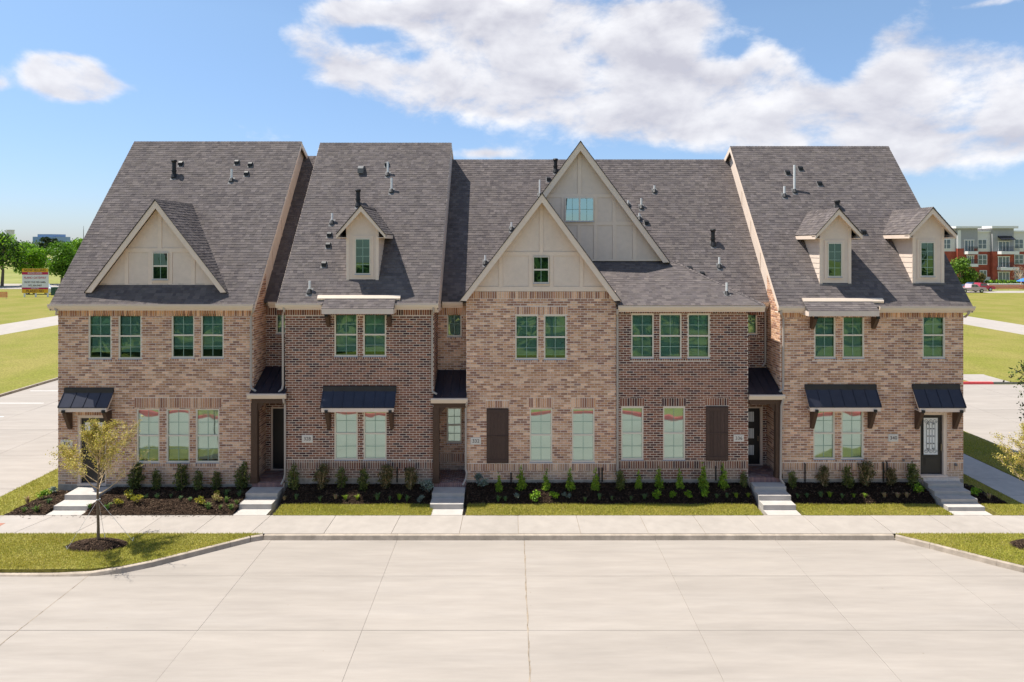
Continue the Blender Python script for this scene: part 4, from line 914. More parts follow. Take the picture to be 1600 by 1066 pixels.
# dormers
def dormer(h, cx, fw, Yf, zb, ze, za, hw, pl, win, seed, cxa=None):
    x0, x1 = cx-fw/2, cx+fw/2; yo = Yf-.30; ye = pl.y(ze); k = (za-ze)/hw
    m = MB(); zt = ze+(hw-fw/2)*k-.06; m.extr_y([(x0, zb-.4), (x1, zb-.4), (x1, zt), (cx, za-.09), (x0, zt)], Yf, Yf+.05)
    m.box(x0+.03, x1-.03, Yf+.05, ye+.35, zb-.2, ze+.02); d = m.build('dormer', 'siding', h)
    for s, xx in ((-1, x0), (1, x1)):                 # lap siding on the cheeks
        z = zb+.0; n = 0
        while z < ze+.0:
            z2 = min(z+.2, ze+.02); ya = Yf+.02; yb0, yb1 = pl.y(z)+.05, pl.y(z2)+.05
            if s < 0: xa, xb, xc = xx, xx-.015, xx-.004
            else: xa, xb, xc = xx, xx+.015, xx+.004
            m = MB(); A = [(xa-s*.03, ya, z), (xb, ya, z), (xc, ya, z2-.004), (xa-s*.03, ya, z2-.004)]; B = [(xa-s*.03, yb0, z), (xb, yb0, z), (xc, yb1, z2-.004), (xa-s*.03, yb1, z2-.004)]
            m.prism(A, B); m.build('lap_board', 'siding', d); z += .2
    wx0, wx1, wz0, wz1 = win
    m = MB(); b = .10                             # corner boards, window casing, base board
    for (a, c, e, f) in ((x0-.018, x0+.10, zb, zt-.0), (x1-.10, x1+.018, zb, zt-.0)): m.box(a, c, Yf-.022, Yf-.001, e, f)
    m.box(wx0-b, wx0, Yf-.028, Yf-.001, wz0-b, wz1+b); m.box(wx1, wx1+b, Yf-.028, Yf-.001, wz0-b, wz1+b); m.box(wx0, wx1, Yf-.028, Yf-.001, wz1, wz1+b); m.box(wx0, wx1, Yf-.028, Yf-.001, wz0-b, wz0)
    m.build('casing', 'trim', d)
    window(h, wx0, wx1, wz0, wz1, Y=Yf-.075, sash=False, rows=4, blind=None, gl='glass_dark', w=.035)
    m = MB(); m.box(x0-.03, x1+.03, Yf-.08, Yf-.02, zb-.05, zb-.02); m.build('apron_flashing', 'lead', d)
    # roof
    L = math.hypot(hw, za-ze)
    for s in (-1, 1):
        m = MB(); xf = cx+s*hw; P = [(xf, ze), (cx, za), (cx, za-.24), (xf-s*.0, ze-.17)]; m.extr_y(P if s < 0 else P[::-1], yo, yo+.04); m.build('rake_board', 'trim', d)
        m = MB(); m.box(xf, xf-s*.035, yo+.04, pl.y(ze-.13)+.05, ze-.17, ze-.02); m.build('eave_fascia', 'trim', d)
        m = MB(); m.box(xf-s*.035, cx+s*fw/2, yo+.04, ye+.1, ze-.15, ze-.13)
        m.prism([(xf, yo+.04, ze-.06), (cx, yo+.04, za-.06), (cx, yo+.04, za-.09), (xf, yo+.04, ze-.09)], [(xf, Yf+.02, ze-.06), (cx, Yf+.02, za-.06), (cx, Yf+.02, za-.09), (xf, Yf+.02, ze-.09)])
        m.build('soffit', 'trim', d)
    m = MB()
    for s in (-1, 1):
        xf = cx+s*hw; m.prism([(xf, yo-.02, ze), (cx, yo-.02, za), (cx, yo-.02, za-.03), (xf, yo-.02, ze-.03)], [(xf, ye+.1, ze), (cx, pl.y(za)+.1, za), (cx, pl.y(za)+.1, za-.03), (xf, ye+.1, ze-.03)])
    rf = m.build('dormer_roof', 'deck', h)
    for s in (-1, 1):
        xf = cx+s*hw; shingle_plane(rf, (xf, 0, ze), (0, 1, 0), (cx-xf, 0, za-ze), L, lambda v: (yo-.035, pl.y(ze+(za-ze)*min(v/L, 1))+.08), seed+s)
    ridge_caps(rf, (cx, yo-.03, za), (cx, pl.y(za), za), seed+5, .09, .10, .10)
dormer(h, -5.78, 1.22, .344, gz(439.5, .344), 9.50, 10.60, .94, PL2, rect(554.4, 372.8, 578.6, 428.5, .27), 260)
awning(h, -7.19, -4.42, zz(603), 2.98, .42, 6, -6.97, -4.57)
plaque(h, 472, 679.5, 489, 691.5, 328)
# recess 1 in front of 328's door
wU = rect(431.5, 482.6, 447, 521.5, YR)
dz0 = gz(728, YR); door1 = (gx(423.4, YR), -8.66, .06, gz(636, YR))
recess(328, -9.87, -8.65, .05, 328, winU=wU, door=door1, postside='l', roofpx=(573, 615), xr=(-9.93, -8.57), stepspec=[(-.80, -.10), (-1.40, -.27)])
front_door(h, *door1, YR, [])
downspout(h, [(gx(443.3, -.4), -.40, 6.74), (gx(443.3, -.4), -.36, 6.6), (-8.72, -.07, 6.42), (-8.72, -.06, 3.75), (-8.74, -.10, 3.6), (-8.85, -.15, 3.50)])
downspout(h, [(-8.62, -.30, 3.28), (-8.62, -.26, 3.15), (-8.64, -.07, 3.0), (-8.64, -.05, .35), (-8.66, -.08, .2), (-8.74, -.2, .0)])
downspout(h, [(gx(677.2, -.4), -.40, 6.74), (gx(677.2, -.4), -.36, 6.6), (-3.04, -.07, 6.42), (-3.04, -.06, 3.7), (-3.02, -.10, 3.5), (-2.85, -.15, 3.42)])

# ---------------- 332
h = HOUSES[332]; X0, X1 = -1.74, 3.975; ZB = zz(750); ZT = zz(455.5)
wu = [rect(805, 492.3, 841, 561.7), rect(850, 492.3, 885.3, 561.7)]; wlw = [rect(827.7, 638, 863, 722), rect(893.6, 638, 929, 722)]
sh = rect(760.4, 638, 794.7, 723.7)
front_wall(332, X0, X1, ZB, ZT, wu+wlw, [(X0, X1, zz(467), ZT), (X0, X1, zz(736), zz(724.5)), (gx(804), gx(887), zz(491.5), zz(479)), (gx(826), gx(865), zz(637), zz(621.5)), (gx(892), gx(931), zz(637), zz(621.5)), (gx(758.5), gx(796), zz(637.5), zz(626))],
           [(gx(803), gx(887), zz(566), zz(562))], cx=1.2, cz=3.7)
for w in wu: window(h, *w, blind='half', drop=.12, gl='glass_dark')
for w in wlw: window(h, *w, blind='closed')
shutter(h, 760.4, 638, 794.7, 723.7); plaque(h, 735.4, 683.5, 751.7, 694.6, 332)
body(h, X0, X1, rec=(-2.98, -1.74)); found(332, X0, X1, -.05, ZB)
side_wall(332, X0, 'x-', 0.0, YR, ZB, lambda y: 6.9, 9)
attic(h, LOW, -2.80, X1, 1.32, 6.05, 12.5, 6.3); main_roof(h, LOW, -2.81, 3.98, 1.05, 6.05, 300, singles=300)
gutter(h, -2.77, -1.95, LOW.z(1.05)-.02, Y=1.05)
g3 = 0.0
xs = cols_px([(770, 925, 393.8, 400), (842.8, 848.6, 305, 393.8), (779.3, 785.6, 400, 448), (826.5, 832.6, 400, 448), (858.6, 864.4, 400, 448), (905.3, 911.4, 400, 448), (720, 970, 448, 455.2)], None, g3)
fx0, fx1 = gx(718, YE), gx(970.5, YE)
gable(h, 1.13, fx0, fx1, YE, gz(470, YE), 11.03, g3, ZT+.004, LOW, 340, cols=(xs, [(zz(393.8), 11.2, vls([(842.8, 848.6)], g3)), (zz(448), zz(400), vls([(779.3, 785.6), (826.5, 832.6), (858.6, 864.4), (905.3, 911.4)], g3))]), fascia=.21)
window(h, *rect(833, 401, 857.6, 442), Y=-.085, sash=True, rows=1, blind=None, gl='glass_dark', w=.03)
# side return under the gable on the left
m = MB(); m.box(X0+.004, X0+.2, YR, 4, 6.4, 6.9); m.build('return_wall', 'siding', h)
wU = rect(698.4, 487, 721.3, 526, YR); wL = rect(698, 637, 721.3, 692, YR)
recess(332, -2.98, -1.74, .05, 332, winU=wU, winL=wL, postside='l', roofpx=(578, 622), xr=(-3.0, -1.72), stepspec=[(-.80, -.10), (-1.40, -.27)], bandpx=(709, 722))
downspout(h, [(-1.70, -.30, 3.18), (-1.72, -.26, 3.05), (-1.76, -.07, 2.9), (-1.76, -.05, .55), (-1.72, -.09, .4), (-1.75, -.09, .2), (-1.86, -.2, -.02)])
# ---------------- 336
h = HOUSES[336]; X0, X1 = 3.98, 9.01; ZB = zz(749)
wu = [rect(986.2, 490.5, 1021.6, 559.6), rect(1030.2, 490.5, 1065, 559.6), rect(1074.3, 490.5, 1109, 559.6)]; wlw = [rect(970.5, 636, 1005.3, 718.6), rect(1036, 636, 1070.5, 718.6)]
front_wall(336, X0, X1, ZB, 6.70, wu+wlw, [(X0, X1, zz(490), 6.70), (X0, X1, zz(732.5), zz(720.5)), (gx(968.5), gx(1007), zz(635), zz(622)), (gx(1034), gx(1072), zz(635), zz(622)), (gx(1101.5), gx(1139), zz(634), zz(622))], [(gx(984), gx(1111), zz(564), zz(560))], cx=6.6, cz=3.7)
for w in wu: window(h, *w, blind='half', drop=.05, gl='glass_dark')
for w in wlw: window(h, *w, blind='closed', drop=.0)
shutter(h, 1103, 634.6, 1137.5, 719.3); plaque(h, 1146, 679.4, 1161.8, 690, 336)
body(h, X0, X1, rec=(9.01, 10.23)); found(336, X0, X1, -.0, ZB); side_wall(336, X1, 'x+', 0.0, YR, ZB, lambda y: 6.75, 11)
attic(h, LOW, X0, 10.22, 1.32, 6.05, 12.5, 6.3); main_roof(h, LOW, 3.98, 10.225, 1.05, 6.05, 400, singles=0)
# shallow hipped roof in front
P0 = 9.52; P1 = (gx(1047, 2.3), 2.42); zt4 = PL4.z(2.42)
m = MB(); A0, A1 = 4.02, 2.95; m.prism([(A0, YE, PL4.z(YE)), (P0, YE, PL4.z(YE)), (P1[0], P1[1], zt4), (A1, P1[1], zt4)][::-1], [(A0, YE, PL4.z(YE)-.08), (P0, YE, PL4.z(YE)-.08), (P1[0], P1[1], zt4-.08), (A1, P1[1], zt4-.08)][::-1])
m.prism([(P0, YE, PL4.z(YE)), (P0, 1.2, PL4.z(YE)), (P1[0], P1[1], zt4)], [(P0, YE, PL4.z(YE)-.08), (P0, 1.2, PL4.z(YE)-.08), (P1[0], P1[1], zt4-.08)])
hip = m.build('roof', 'deck', h); a4 = math.atan(.6); L4 = math.hypot(P1[1]-YE, zt4-PL4.z(YE))
def gsk(u, v): return u < 4.2
shingle_plane(hip, (0, YE-.02, PL4.z(YE)-.012), (1, 0, 0), (0, math.cos(a4), math.sin(a4)), L4, lambda v: (A0+(A1-A0)*min(v/L4, 1), P0+(P1[0]-P0)*min(v/L4, 1)), 430, singles=300, ang=a4, skip=gsk)
Lh = Vector((P1[0]-P0, 0, zt4-PL4.z(YE))).length
shingle_plane(hip, (P0, 0, PL4.z(YE)), (0, 1, 0), (P1[0]-P0, 0, zt4-PL4.z(YE)), Lh, lambda v: (YE+(P1[1]-YE)*min(v/Lh, 1), 1.2+(P1[1]-1.2)*min(v/Lh, 1)), 433)
ridge_caps(hip, (P0, YE, PL4.z(YE)), (P1[0], P1[1], zt4), 440, .10, .045, .045)
gutter(h, gx(966, -.4), 9.50, 6.80); m = MB(); m.box(P0-.03, P0, YE, 1.2, 6.56, 6.79); m.box(X1+.01, P0-.03, YE+.03, 1.2, 6.56, 6.58); m.build('eave_fascia', 'trim', h)
gutter(h, 9.6, 10.2, LOW.z(1.05)-.02, Y=1.05)
g4 = 2.2
xs = cols_px([(850, 980, 303, 309), (820, 1030, 346.2, 352.3), (902.7, 908.5, 222, 303), (877, 883, 309, 346.2), (928.3, 933.5, 309, 346.2), (956.6, 962.3, 309, 346.2), (876, 881, 352.3, 405), (902, 907, 352.3, 405), (927.7, 933, 352.3, 405), (957, 963, 352.3, 405), (988.6, 994.4, 352.3, 405), (770, 1047, 405, 408)], None, g4)
gy = 1.95
gable(h, gx(907, gy), gx(767, gy), gx(1047, gy), gy, gz(410, gy), gz(221, gy), g4, gz(408, g4), LOW, 470, fascia=.23,
      cols=(xs, [(gz(303, g4), 13.6, vls([(902.7, 908.5)], g4)), (gz(346.2, g4), gz(309, g4), vls([(877, 883), (928.3, 933.5), (956.6, 962.3)], g4)), (gz(405, g4), gz(352.3, g4), vls([(876, 881), (902, 907), (927.7, 933), (957, 963), (988.6, 994.4)], g4))]))
window(h, *rect(883.2, 308.8, 928, 346, g4-.06), Y=g4-.095, sash=False, mid=True, rows=2, blind=None, gl='glass_sky', w=.035)
wU = rect(1168, 484.7, 1183.3, 522.5, YR); door3 = (9.06, gx(1191.6, YR), .25, gz(635.5, YR))
wU = (9.06, wU[1], wU[2], wU[3])
recess(336, 9.01, 10.23, .25, 336, winU=wU, door=door3, postside='r', roofpx=(574.5, 616.5), xr=(9.0, 10.24), stepspec=[(-.62, .08), (-1.05, -.09), (-1.48, -.27)])
front_door(h, *door3, YR, [(9.36, 9.72, gz(b, YR), gz(a, YR)) for a, b in ((644, 659.6), (670, 685.6), (696, 711.6))])
downspout(h, [(gx(964.8, -.4), -.40, 6.66), (gx(964.8, -.4), -.36, 6.5), (4.02, -.05, 6.35), (4.02, -.05, .5), (4.04, -.09, .2)])
downspout(h, [(10.12, YR-.3, 6.6), (10.14, YR-.06, 6.4), (10.14, YR-.06, 4.4), (10.0, YR-.12, 4.22)])
downspout(h, [(10.24, -.30, 3.3), (10.22, -.26, 3.15), (10.18, -.25, 3.0), (10.16, -.24, .45), (10.14, -.27, .25), (10.26, -.33, .05)])
# ---------------- 340
h = HOUSES[340]; X0, X1 = 10.23, 17.22; ZB = zz(748.5)
wu = [rect(1272.2, 488.5, 1305.6, 559.6), rect(1316.3, 488.5, 1350.3, 559.6), rect(1441.3, 488.5, 1476.7, 559.6)]; wlw = [rect(1270.8, 637, 1304.5, 717.6), rect(1314.6, 637, 1349.3, 717.6)]
dr = (gx(1437.5), gx(1479.8), zz(744), zz(645.5))
front_wall(340, X0, X1, ZB, 6.62, wu+wlw+[dr], [(X0, X1, zz(496.5), 6.62), (X0, gx(1435), zz(734.5), zz(723)), (gx(1482), X1, zz(734.5), zz(723)), (gx(1437), gx(1481), zz(645), zz(634))], [(gx(1438), gx(1479), zz(564), zz(560)), (gx(1269), gx(1352), zz(563.5), zz(560)), (gx(1268), gx(1352), zz(722), zz(718))], cx=12.6, cz=3.7)
for w in wu: window(h, *w, blind='half', drop=0.0, gl='glass_dark')
for w in wlw: window(h, *w, blind='closed', drop=.0)
body(h, X0, X1); attic(h, PL5, X0+.003, X1-.21, .02, 5.25, 12.5, 6.4); found(340, X0, X1, -.3, ZB)
side_wall(340, X0, 'x-', 0.0, YR, ZB, lambda y: PL5.z(y)-.18, 13); outer_side(340, X1, -.6, 6.8, M['sidebrick_light'], PL5, 5.25)
main_roof(h, PL5, 10.05, 17.33, YE, 5.25, 500, singles=300, rakes=((10.03, -1), (17.34, 1)))
gutter(h, 10.0, gx(1263, -.4), 6.77); gutter(h, gx(1374, -.4), 17.37, 6.77)
shed(h, 1263.4, 1373.7, 1254, 1379, PL5, 6.77, 486)
for px in (1268, 1363.5): bracket(h, gx(px), zz(495.5), 0, .34, .42)
dormer(h, 12.49, 1.19, .323, gz(443.7, .323), 9.47, 10.48, .90, PL5, rect(1293.8, 379.7, 1316.3, 432.8, .25), 560)
dormer(h, 16.08, 1.19, .323, gz(442.5, .323), 9.50, 10.51, .90, PL5, rect(1438.6, 378.5, 1461.3, 432.2, .25), 570)
awning(h, 11.17, 13.87, zz(600.5), 3.0, .42, 5, 11.43, 13.63); awning(h, 15.27, 17.05, zz(600), 2.98, .42, 3, 15.42, 16.86)
x0, x1, z0, z1 = dr; m = MB(); m.box(x0, x0+.035, .03, .2, z0, z1); m.box(x1-.12, x1, .02, .2, z0, z1); m.box(x0+.035, x1-.12, .03, .2, z1-.08, z1); m.box(x0, x1, -.05, .2, z0-.04, z0+.035); m.build('door_frame', 'trim', h)
m = MB(); m.box(x0+.035, x1-.12, .12, .165, z0+.035, z1-.08); d = m.build('door', 'door', h)
q = rect(1442.9, 653, 1465.3, 710.5, .11); m = MB(); m.quad((q[0], .112, q[2]), (q[1], .112, q[2]), (q[1], .112, q[3]), (q[0], .112, q[3])); m.build('door_glass', 'blind', d)
m = MB(); b = .035
m.box(q[0]-b, q[0], .095, .119, q[2]-b, q[3]+b); m.box(q[1], q[1]+b, .095, .119, q[2]-b, q[3]+b); m.box(q[0], q[1], .095, .119, q[2]-b, q[2]); m.box(q[0], q[1], .095, .119, q[3], q[3]+b); m.build('glazing_bead', 'door', d)
m = MB(); w_ = q[1]-q[0]; hh = q[3]-q[2]
for i in range(1, 5): m.box(q[0]+w_*i/5-.005, q[0]+w_*i/5+.005, .100, .108, q[2]+.22, q[3]-.22)
def scroll(cx, cz, r0, s, turns=1.4, n=16, flip=1):
    m.tube([(cx+s*r0*(1-.75*t/n)*math.cos(turns*2*math.pi*t/n), .104, cz+flip*r0*(1-.75*t/n)*math.sin(turns*2*math.pi*t/n)) for t in range(n+1)], .006, 4)
for zc, f in ((q[2]+.12, 1), (q[3]-.12, -1)):
    for i, s in ((.2, 1), (.5, -1), (.8, 1)): scroll(q[0]+w_*i, zc, .085, s, flip=f)
    scroll(q[0]+w_*.33, zc+f*.09, .05, -1, flip=f); scroll(q[0]+w_*.67, zc+f*.09, .05, 1, flip=f)
for i in (.3, .5, .7): 
    for zc in (.3, .5, .7): scroll(q[0]+w_*i, q[2]+hh*zc, .03, 1, n=8)
m.build('iron_scrollwork', 'iron', d)
p = rect(1444, 713.5, 1466, 727.5, .11); m = MB(); m.box(p[0], p[1], .105, .119, p[2], p[3]); m.box(p[0]+.05, p[1]-.05, .098, .105, p[2]+.05, p[3]-.05); m.build('door_panel', 'door', d)
m = MB(); m.box(q[1]+.09, q[1]+.125, .06, .119, z0+.95, z0+1.2); m.build('door_handle', 'brass', d)
plaque(h, 1387.5, 678.4, 1403, 690, 340)
steps(h, 15.62, 16.95, [(-.42, .12), (-.80, -.03), (-1.18, -.17), (-1.56, -.31)])
m = MB(); m.box(15.62, 17.0, -.13, .0, -.4, z0-.045); m.build('threshold', 'mortar_light', h)
downspout(h, [(gx(1220.6, -.4), -.40, 6.64), (gx(1220.6, -.4), -.36, 6.5), (10.33, -.06, 6.3), (10.33, -.05, 3.8), (10.3, -.1, 3.6), (10.15, -.14, 3.5)])
downspout(h, [(gx(1514.5, -.4), -.40, 6.6), (gx(1514, -.4), -.38, 6.5), (17.24, -.1, 6.35), (17.27, .2, 6.3), (17.27, .3, 0)])
m = MB(); m.tube([(gx(1493), -.012, zz(726)), (gx(1493), -.07, zz(726))], [.06, .04], 10); m.build('hose_bib_cover', 'lead', h)
m = MB(); m.tube([(gx(1411), -.012, zz(719)), (gx(1411), -.06, zz(719))], [.04, .04], 8); m.build('hose_bib', 'lead', h)
h = HOUSES[328]; m = MB(); m.tube([(gx(640.5), -.012, zz(718.5)), (gx(640.5), -.07, zz(718.5))], [.04, .03], 8); m.build('hose_bib', 'pvc', h)
for (num, px, py0, py1) in ((328, 620.5, 731, 751), (328, 633.5, 732, 750), (332, 798.5, 740, 755), (332, 936, 732, 750), (332, 941, 732, 750), (336, 1118.5, 730, 748), (336, 1128, 729, 746), (340, 1258, 725, 750), (340, 1380.3, 723, 750), (340, 1386, 723, 749)):
    m = MB(); x = gx(px, -.05); m.tube([(x, -.05, zz(py1)-.05), (x, -.05, zz(py0)), (x, -.015, zz(py0)+.03)], .026, 8); m.build('standpipe', 'black', HOUSES[num])

# beige cheek joints on the high side walls (board seams)
# ---------------- roof vents
def vent(num, pl, px, py, kind, top=None):
    h = HOUSES[num]; p = pl.hit(px, py); D = p.y+D0
    if kind == 'box':
        m = MB(); ang = math.atan(pl.b)
        m.prism([(p.x-.12, p.y-.12, p.z-.12*pl.b+.005), (p.x+.12, p.y-.12, p.z-.12*pl.b+.005), (p.x+.12, p.y+.09, p.z+.09*pl.b+.01), (p.x-.12, p.y+.09, p.z+.09*pl.b+.01)][::-1], [(p.x-.12, p.y-.12, p.z-.12*pl.b+.02), (p.x+.12, p.y-.12, p.z-.12*pl.b+.02), (p.x+.12, p.y+.09, p.z+.09*pl.b+.025), (p.x-.12, p.y+.09, p.z+.09*pl.b+.025)][::-1]); o = m.build('roof_vent', 'lead', h)
        m = MB(); m.extr_x([(p.y-.11, p.z-.05), (p.y-.11, p.z+.07), (p.y-.02, p.z+.14), (p.y+.09, p.z+.13), (p.y+.08, p.z+.06), (p.y-.04, p.z-.05)][::-1], p.x-.085, p.x+.085); m.build('vent_hood', 'black', o)
    elif kind == 'grey':
        m = MB(); m.extr_x([(p.y-.2, p.z-.1), (p.y-.2, p.z+.12), (p.y-.05, p.z+.24), (p.y+.2, p.z+.26), (p.y+.2, p.z+.1)][::-1], p.x-.12, p.x+.12); o = m.build('roof_vent', 'lead', h)
    else:
        hgt = max((py-top)/F*D, .12); r = {'white': .045, 'black': .085}[kind]
        m = MB(); m.tube([(p.x, p.y, p.z-.1), (p.x, p.y, p.z+hgt)], r, 10); 
        if kind == 'black':
            m.tube([(p.x, p.y, p.z+hgt-.12), (p.x, p.y, p.z+hgt-.02), (p.x, p.y, p.z+hgt+.03)], [r*.9, r*1.5, r*1.2], 10); m.tube([(p.x, p.y, p.z+.22), (p.x, p.y, p.z+.27)], r*1.3, 10)
        o = m.build('vent_pipe', 'pvc' if kind == 'white' else 'black', h)
        m = MB(); m.tube([(p.x, p.y-.02, p.z-.06), (p.x, p.y, p.z+.10)], [.13, r*1.15], 10); m.build('pipe_boot', 'black', o)
        m = MB(); m.prism([(p.x-.12, p.y-.15, p.z-.15*pl.b+.012), (p.x+.12, p.y-.15, p.z-.15*pl.b+.012), (p.x+.12, p.y+.09, p.z+.09*pl.b+.018), (p.x-.12, p.y+.09, p.z+.09*pl.b+.018)][::-1], [(p.x-.12, p.y-.15, p.z-.15*pl.b+.022), (p.x+.12, p.y-.15, p.z-.15*pl.b+.022), (p.x+.12, p.y+.09, p.z+.09*pl.b+.028), (p.x-.12, p.y+.09, p.z+.09*pl.b+.028)][::-1]); m.build('flashing', 'lead', o)
for v in [(324, PL1, 272, 276, 'black', 251), (324, PL1, 283, 257, 'box'), (324, PL1, 370.5, 255, 'box'), (324, PL1, 391.5, 258.5, 'box'), (324, PL1, 385.5, 272.5, 'box'), (324, PL1, 362, 282, 'white', 264),
          (328, PL2, 564.5, 268, 'grey'), (328, PL2, 606, 273, 'white', 253), (328, PL2, 604.5, 258, 'box'), (328, PL2, 612, 299, 'white', 278), (328, PL2, 559.5, 321, 'black', 297), (328, PL2, 519, 348, 'white', 333), (328, PL2, 515, 368, 'box'), (328, PL2, 513, 384.5, 'box'), (328, PL2, 506.5, 414, 'box'), (328, PL2, 484, 456, 'white', 439),
          (332, LOW, 799.5, 358, 'white', 347), (332, LOW, 843.5, 306, 'white', 281), (332, LOW, 758.5, 411, 'white', 399), (332, LOW, 868, 268, 'black', 249), (332, LOW, 857, 281, 'box'),
          (336, LOW, 1022.5, 299, 'white', 290), (336, LOW, 1002, 324, 'white', 310), (336, LOW, 999, 342, 'white', 333), (336, LOW, 1010, 349, 'box'), (336, LOW, 981.5, 321, 'white', 313), (336, LOW, 1114, 382.5, 'black', 359), (336, LOW, 1124, 416.5, 'white', 402), (336, LOW, 1077.5, 421, 'box'), (336, LOW, 1097, 429.5, 'box'), (336, PL4, 1135.5, 459, 'white', 442),
          (340, PL5, 1230.5, 271, 'box'), (340, PL5, 1250.3, 264.5, 'box'), (340, PL5, 1280.3, 288, 'box'), (340, PL5, 1349, 364, 'box'), (340, PL5, 1241.3, 299, 'white', 258), (340, PL5, 1225.6, 306, 'white', 291), (340, PL5, 1308.3, 325, 'black', 314)]:
    vent(*v)
# diagonal joint strips on the beige high side walls
for (num, X, s, pl) in ((324, -9.867, 1, PL1), (340, 10.227, -1, PL5), (328, -2.977, 1, PL2)):
    for y in (2.0, 3.1, 4.2):
        m = MB(); m.box(X, X+s*.012, y, y+.05, LOW.z(y)+.0, pl.z(y)-.2); m.build('seam_strip', 'trim', HOUSES[num])

# ------------------------------------------------------------------ planting
def leaves(name, blobs, n, size, pal, seed, parent=None, origin=None, mat='leaf', flat=0.0, shell=.5, aspect=1.6):
    rs = np.random.RandomState(seed); w = np.array([b[3]*b[4]*b[5] for b in blobs]); w = w/w.sum(); idx = rs.choice(len(blobs), n, p=w); B = np.array(blobs)[idx]
    d = rs.normal(size=(n, 3)); d /= np.linalg.norm(d, axis=1, keepdims=True); r = rs.rand(n)**(1/(2+shell*4)); c = B[:, :3]+d*B[:, 3:6]*r[:, None]*(1+.10*rs.normal(size=(n, 1)))
    a = rs.normal(size=(n, 3)); a /= np.linalg.norm(a, axis=1, keepdims=True); b = np.cross(a, rs.normal(size=(n, 3))); b /= np.linalg.norm(b, axis=1, keepdims=True); s = size*rs.uniform(.5, 1.3, (n, 1))
    V = np.stack([c-a*s*aspect/2, c-b*s/2*.7+a*s*.1, c+a*s*aspect/2, c+b*s/2*.7+a*s*.1], 1)
    P = np.array(pal); t = rs.randint(0, len(P), n); cl = P[t]*rs.uniform(.7, 1.3, (n, 1))
    tone = (.8+.4*rs.rand(len(blobs)))[idx][:, None]; cl = cl*tone
    return np_mesh(name, V.reshape(-1, 3), np.arange(n*4).reshape(-1, 4), cl, mat, parent, origin=origin)
def dup(root, loc, rz=0, sc_=1.0, label=None):
    r = root.copy(); C.objects.link(r); r.location = loc; r.rotation_euler = (0, 0, rz); r.scale = (sc_,)*3 if not isinstance(sc_, tuple) else sc_
    if label: r['label'] = label
    for ch in list(root.children):
        c = ch.copy(); C.objects.link(c); c.parent = r
    return r
OLIVE = [(0.104, 0.142, 0.031), (0.162, 0.190, 0.043), (0.067, 0.095, 0.024), (0.228, 0.228, 0.060)]
BROWNISH = [(0.180, 0.145, 0.056), (0.126, 0.128, 0.040), (0.252, 0.170, 0.080), (0.090, 0.102, 0.032)]
LIME = [(0.192, 0.320, 0.021), (0.272, 0.400, 0.028), (0.112, 0.208, 0.017), (0.320, 0.416, 0.056)]
YEL = [(.45, .38, .03), (.55, .47, .05), (.30, .30, .03), (.18, .22, .03)]
BRIGHT = [(.18, .32, .015), (.26, .42, .03), (.11, .22, .015)]
def shrub(kind, seed):
    r = random.Random(seed); t = thing('shrub', '', 'shrub', (0, 0, 0)); bl = []
    if kind in ('olive', 'brownish'):
        hh = .84; wv = .22 if kind == 'olive' else .28
        for i in range(9): f = i/8; ww = wv*(.45+.75*math.sin(math.pi*min(.9, .25+f*.7))) if kind == 'olive' else wv*(.55+.6*math.sin(math.pi*min(.8, .1+f*.75))); bl.append((r.uniform(-.3, .3)*ww, r.uniform(-.3, .3)*ww, .10+f*(hh-.16), ww*.8, ww*.8, .11))
        st = MB()
        for i in range(9): a = r.uniform(0, 6.3); st.tube([(0, 0, -.05), (math.cos(a)*.06, math.sin(a)*.06, .2), (math.cos(a)*wv*.8, math.sin(a)*wv*.8, .7)], [.012, .009, .004], 4)
        st.build('stems', 'twig' if kind == 'brownish' else 'bark', t, origin=(0, 0, 0)); leaves('foliage', bl, 850 if kind == 'olive' else 1000, .056, OLIVE if kind == 'olive' else BROWNISH, seed, t, origin=(0, 0, 0), shell=.1)
    elif kind == 'lime':
        for i in range(8): f = i/7; ww = .16*(1.1-f*.85); bl.append((r.uniform(-.03, .03), r.uniform(-.03, .03), .06+f*.62, ww, ww, .09))
        st = MB(); st.tube([(0, 0, -.05), (0, 0, .6)], [.014, .005], 4); st.build('stems', 'bark', t, origin=(0, 0, 0)); leaves('foliage', bl, 520, .045, LIME, seed, t, origin=(0, 0, 0), shell=.1, aspect=2.2)
    else:
        pal = {'yellow': YEL, 'bright': BRIGHT, 'pale': [(.25, .30, .26), (.16, .22, .17)], 'peach': [(.45, .30, .15), (.35, .30, .10), (.2, .2, .05)]}[kind]
        for i in range(6): bl.append((r.uniform(-.10, .10), r.uniform(-.10, .10), .08+r.uniform(0, .14), .09, .09, .07))
        st = MB(); [st.tube([(0, 0, -.03), (r.uniform(-.1, .1), r.uniform(-.1, .1), .15)], [.007, .003], 4) for _ in range(5)]; st.build('stems', 'bark', t, origin=(0, 0, 0)); leaves('foliage', bl, 240, .04, pal, seed, t, origin=(0, 0, 0), shell=.2)
    return t
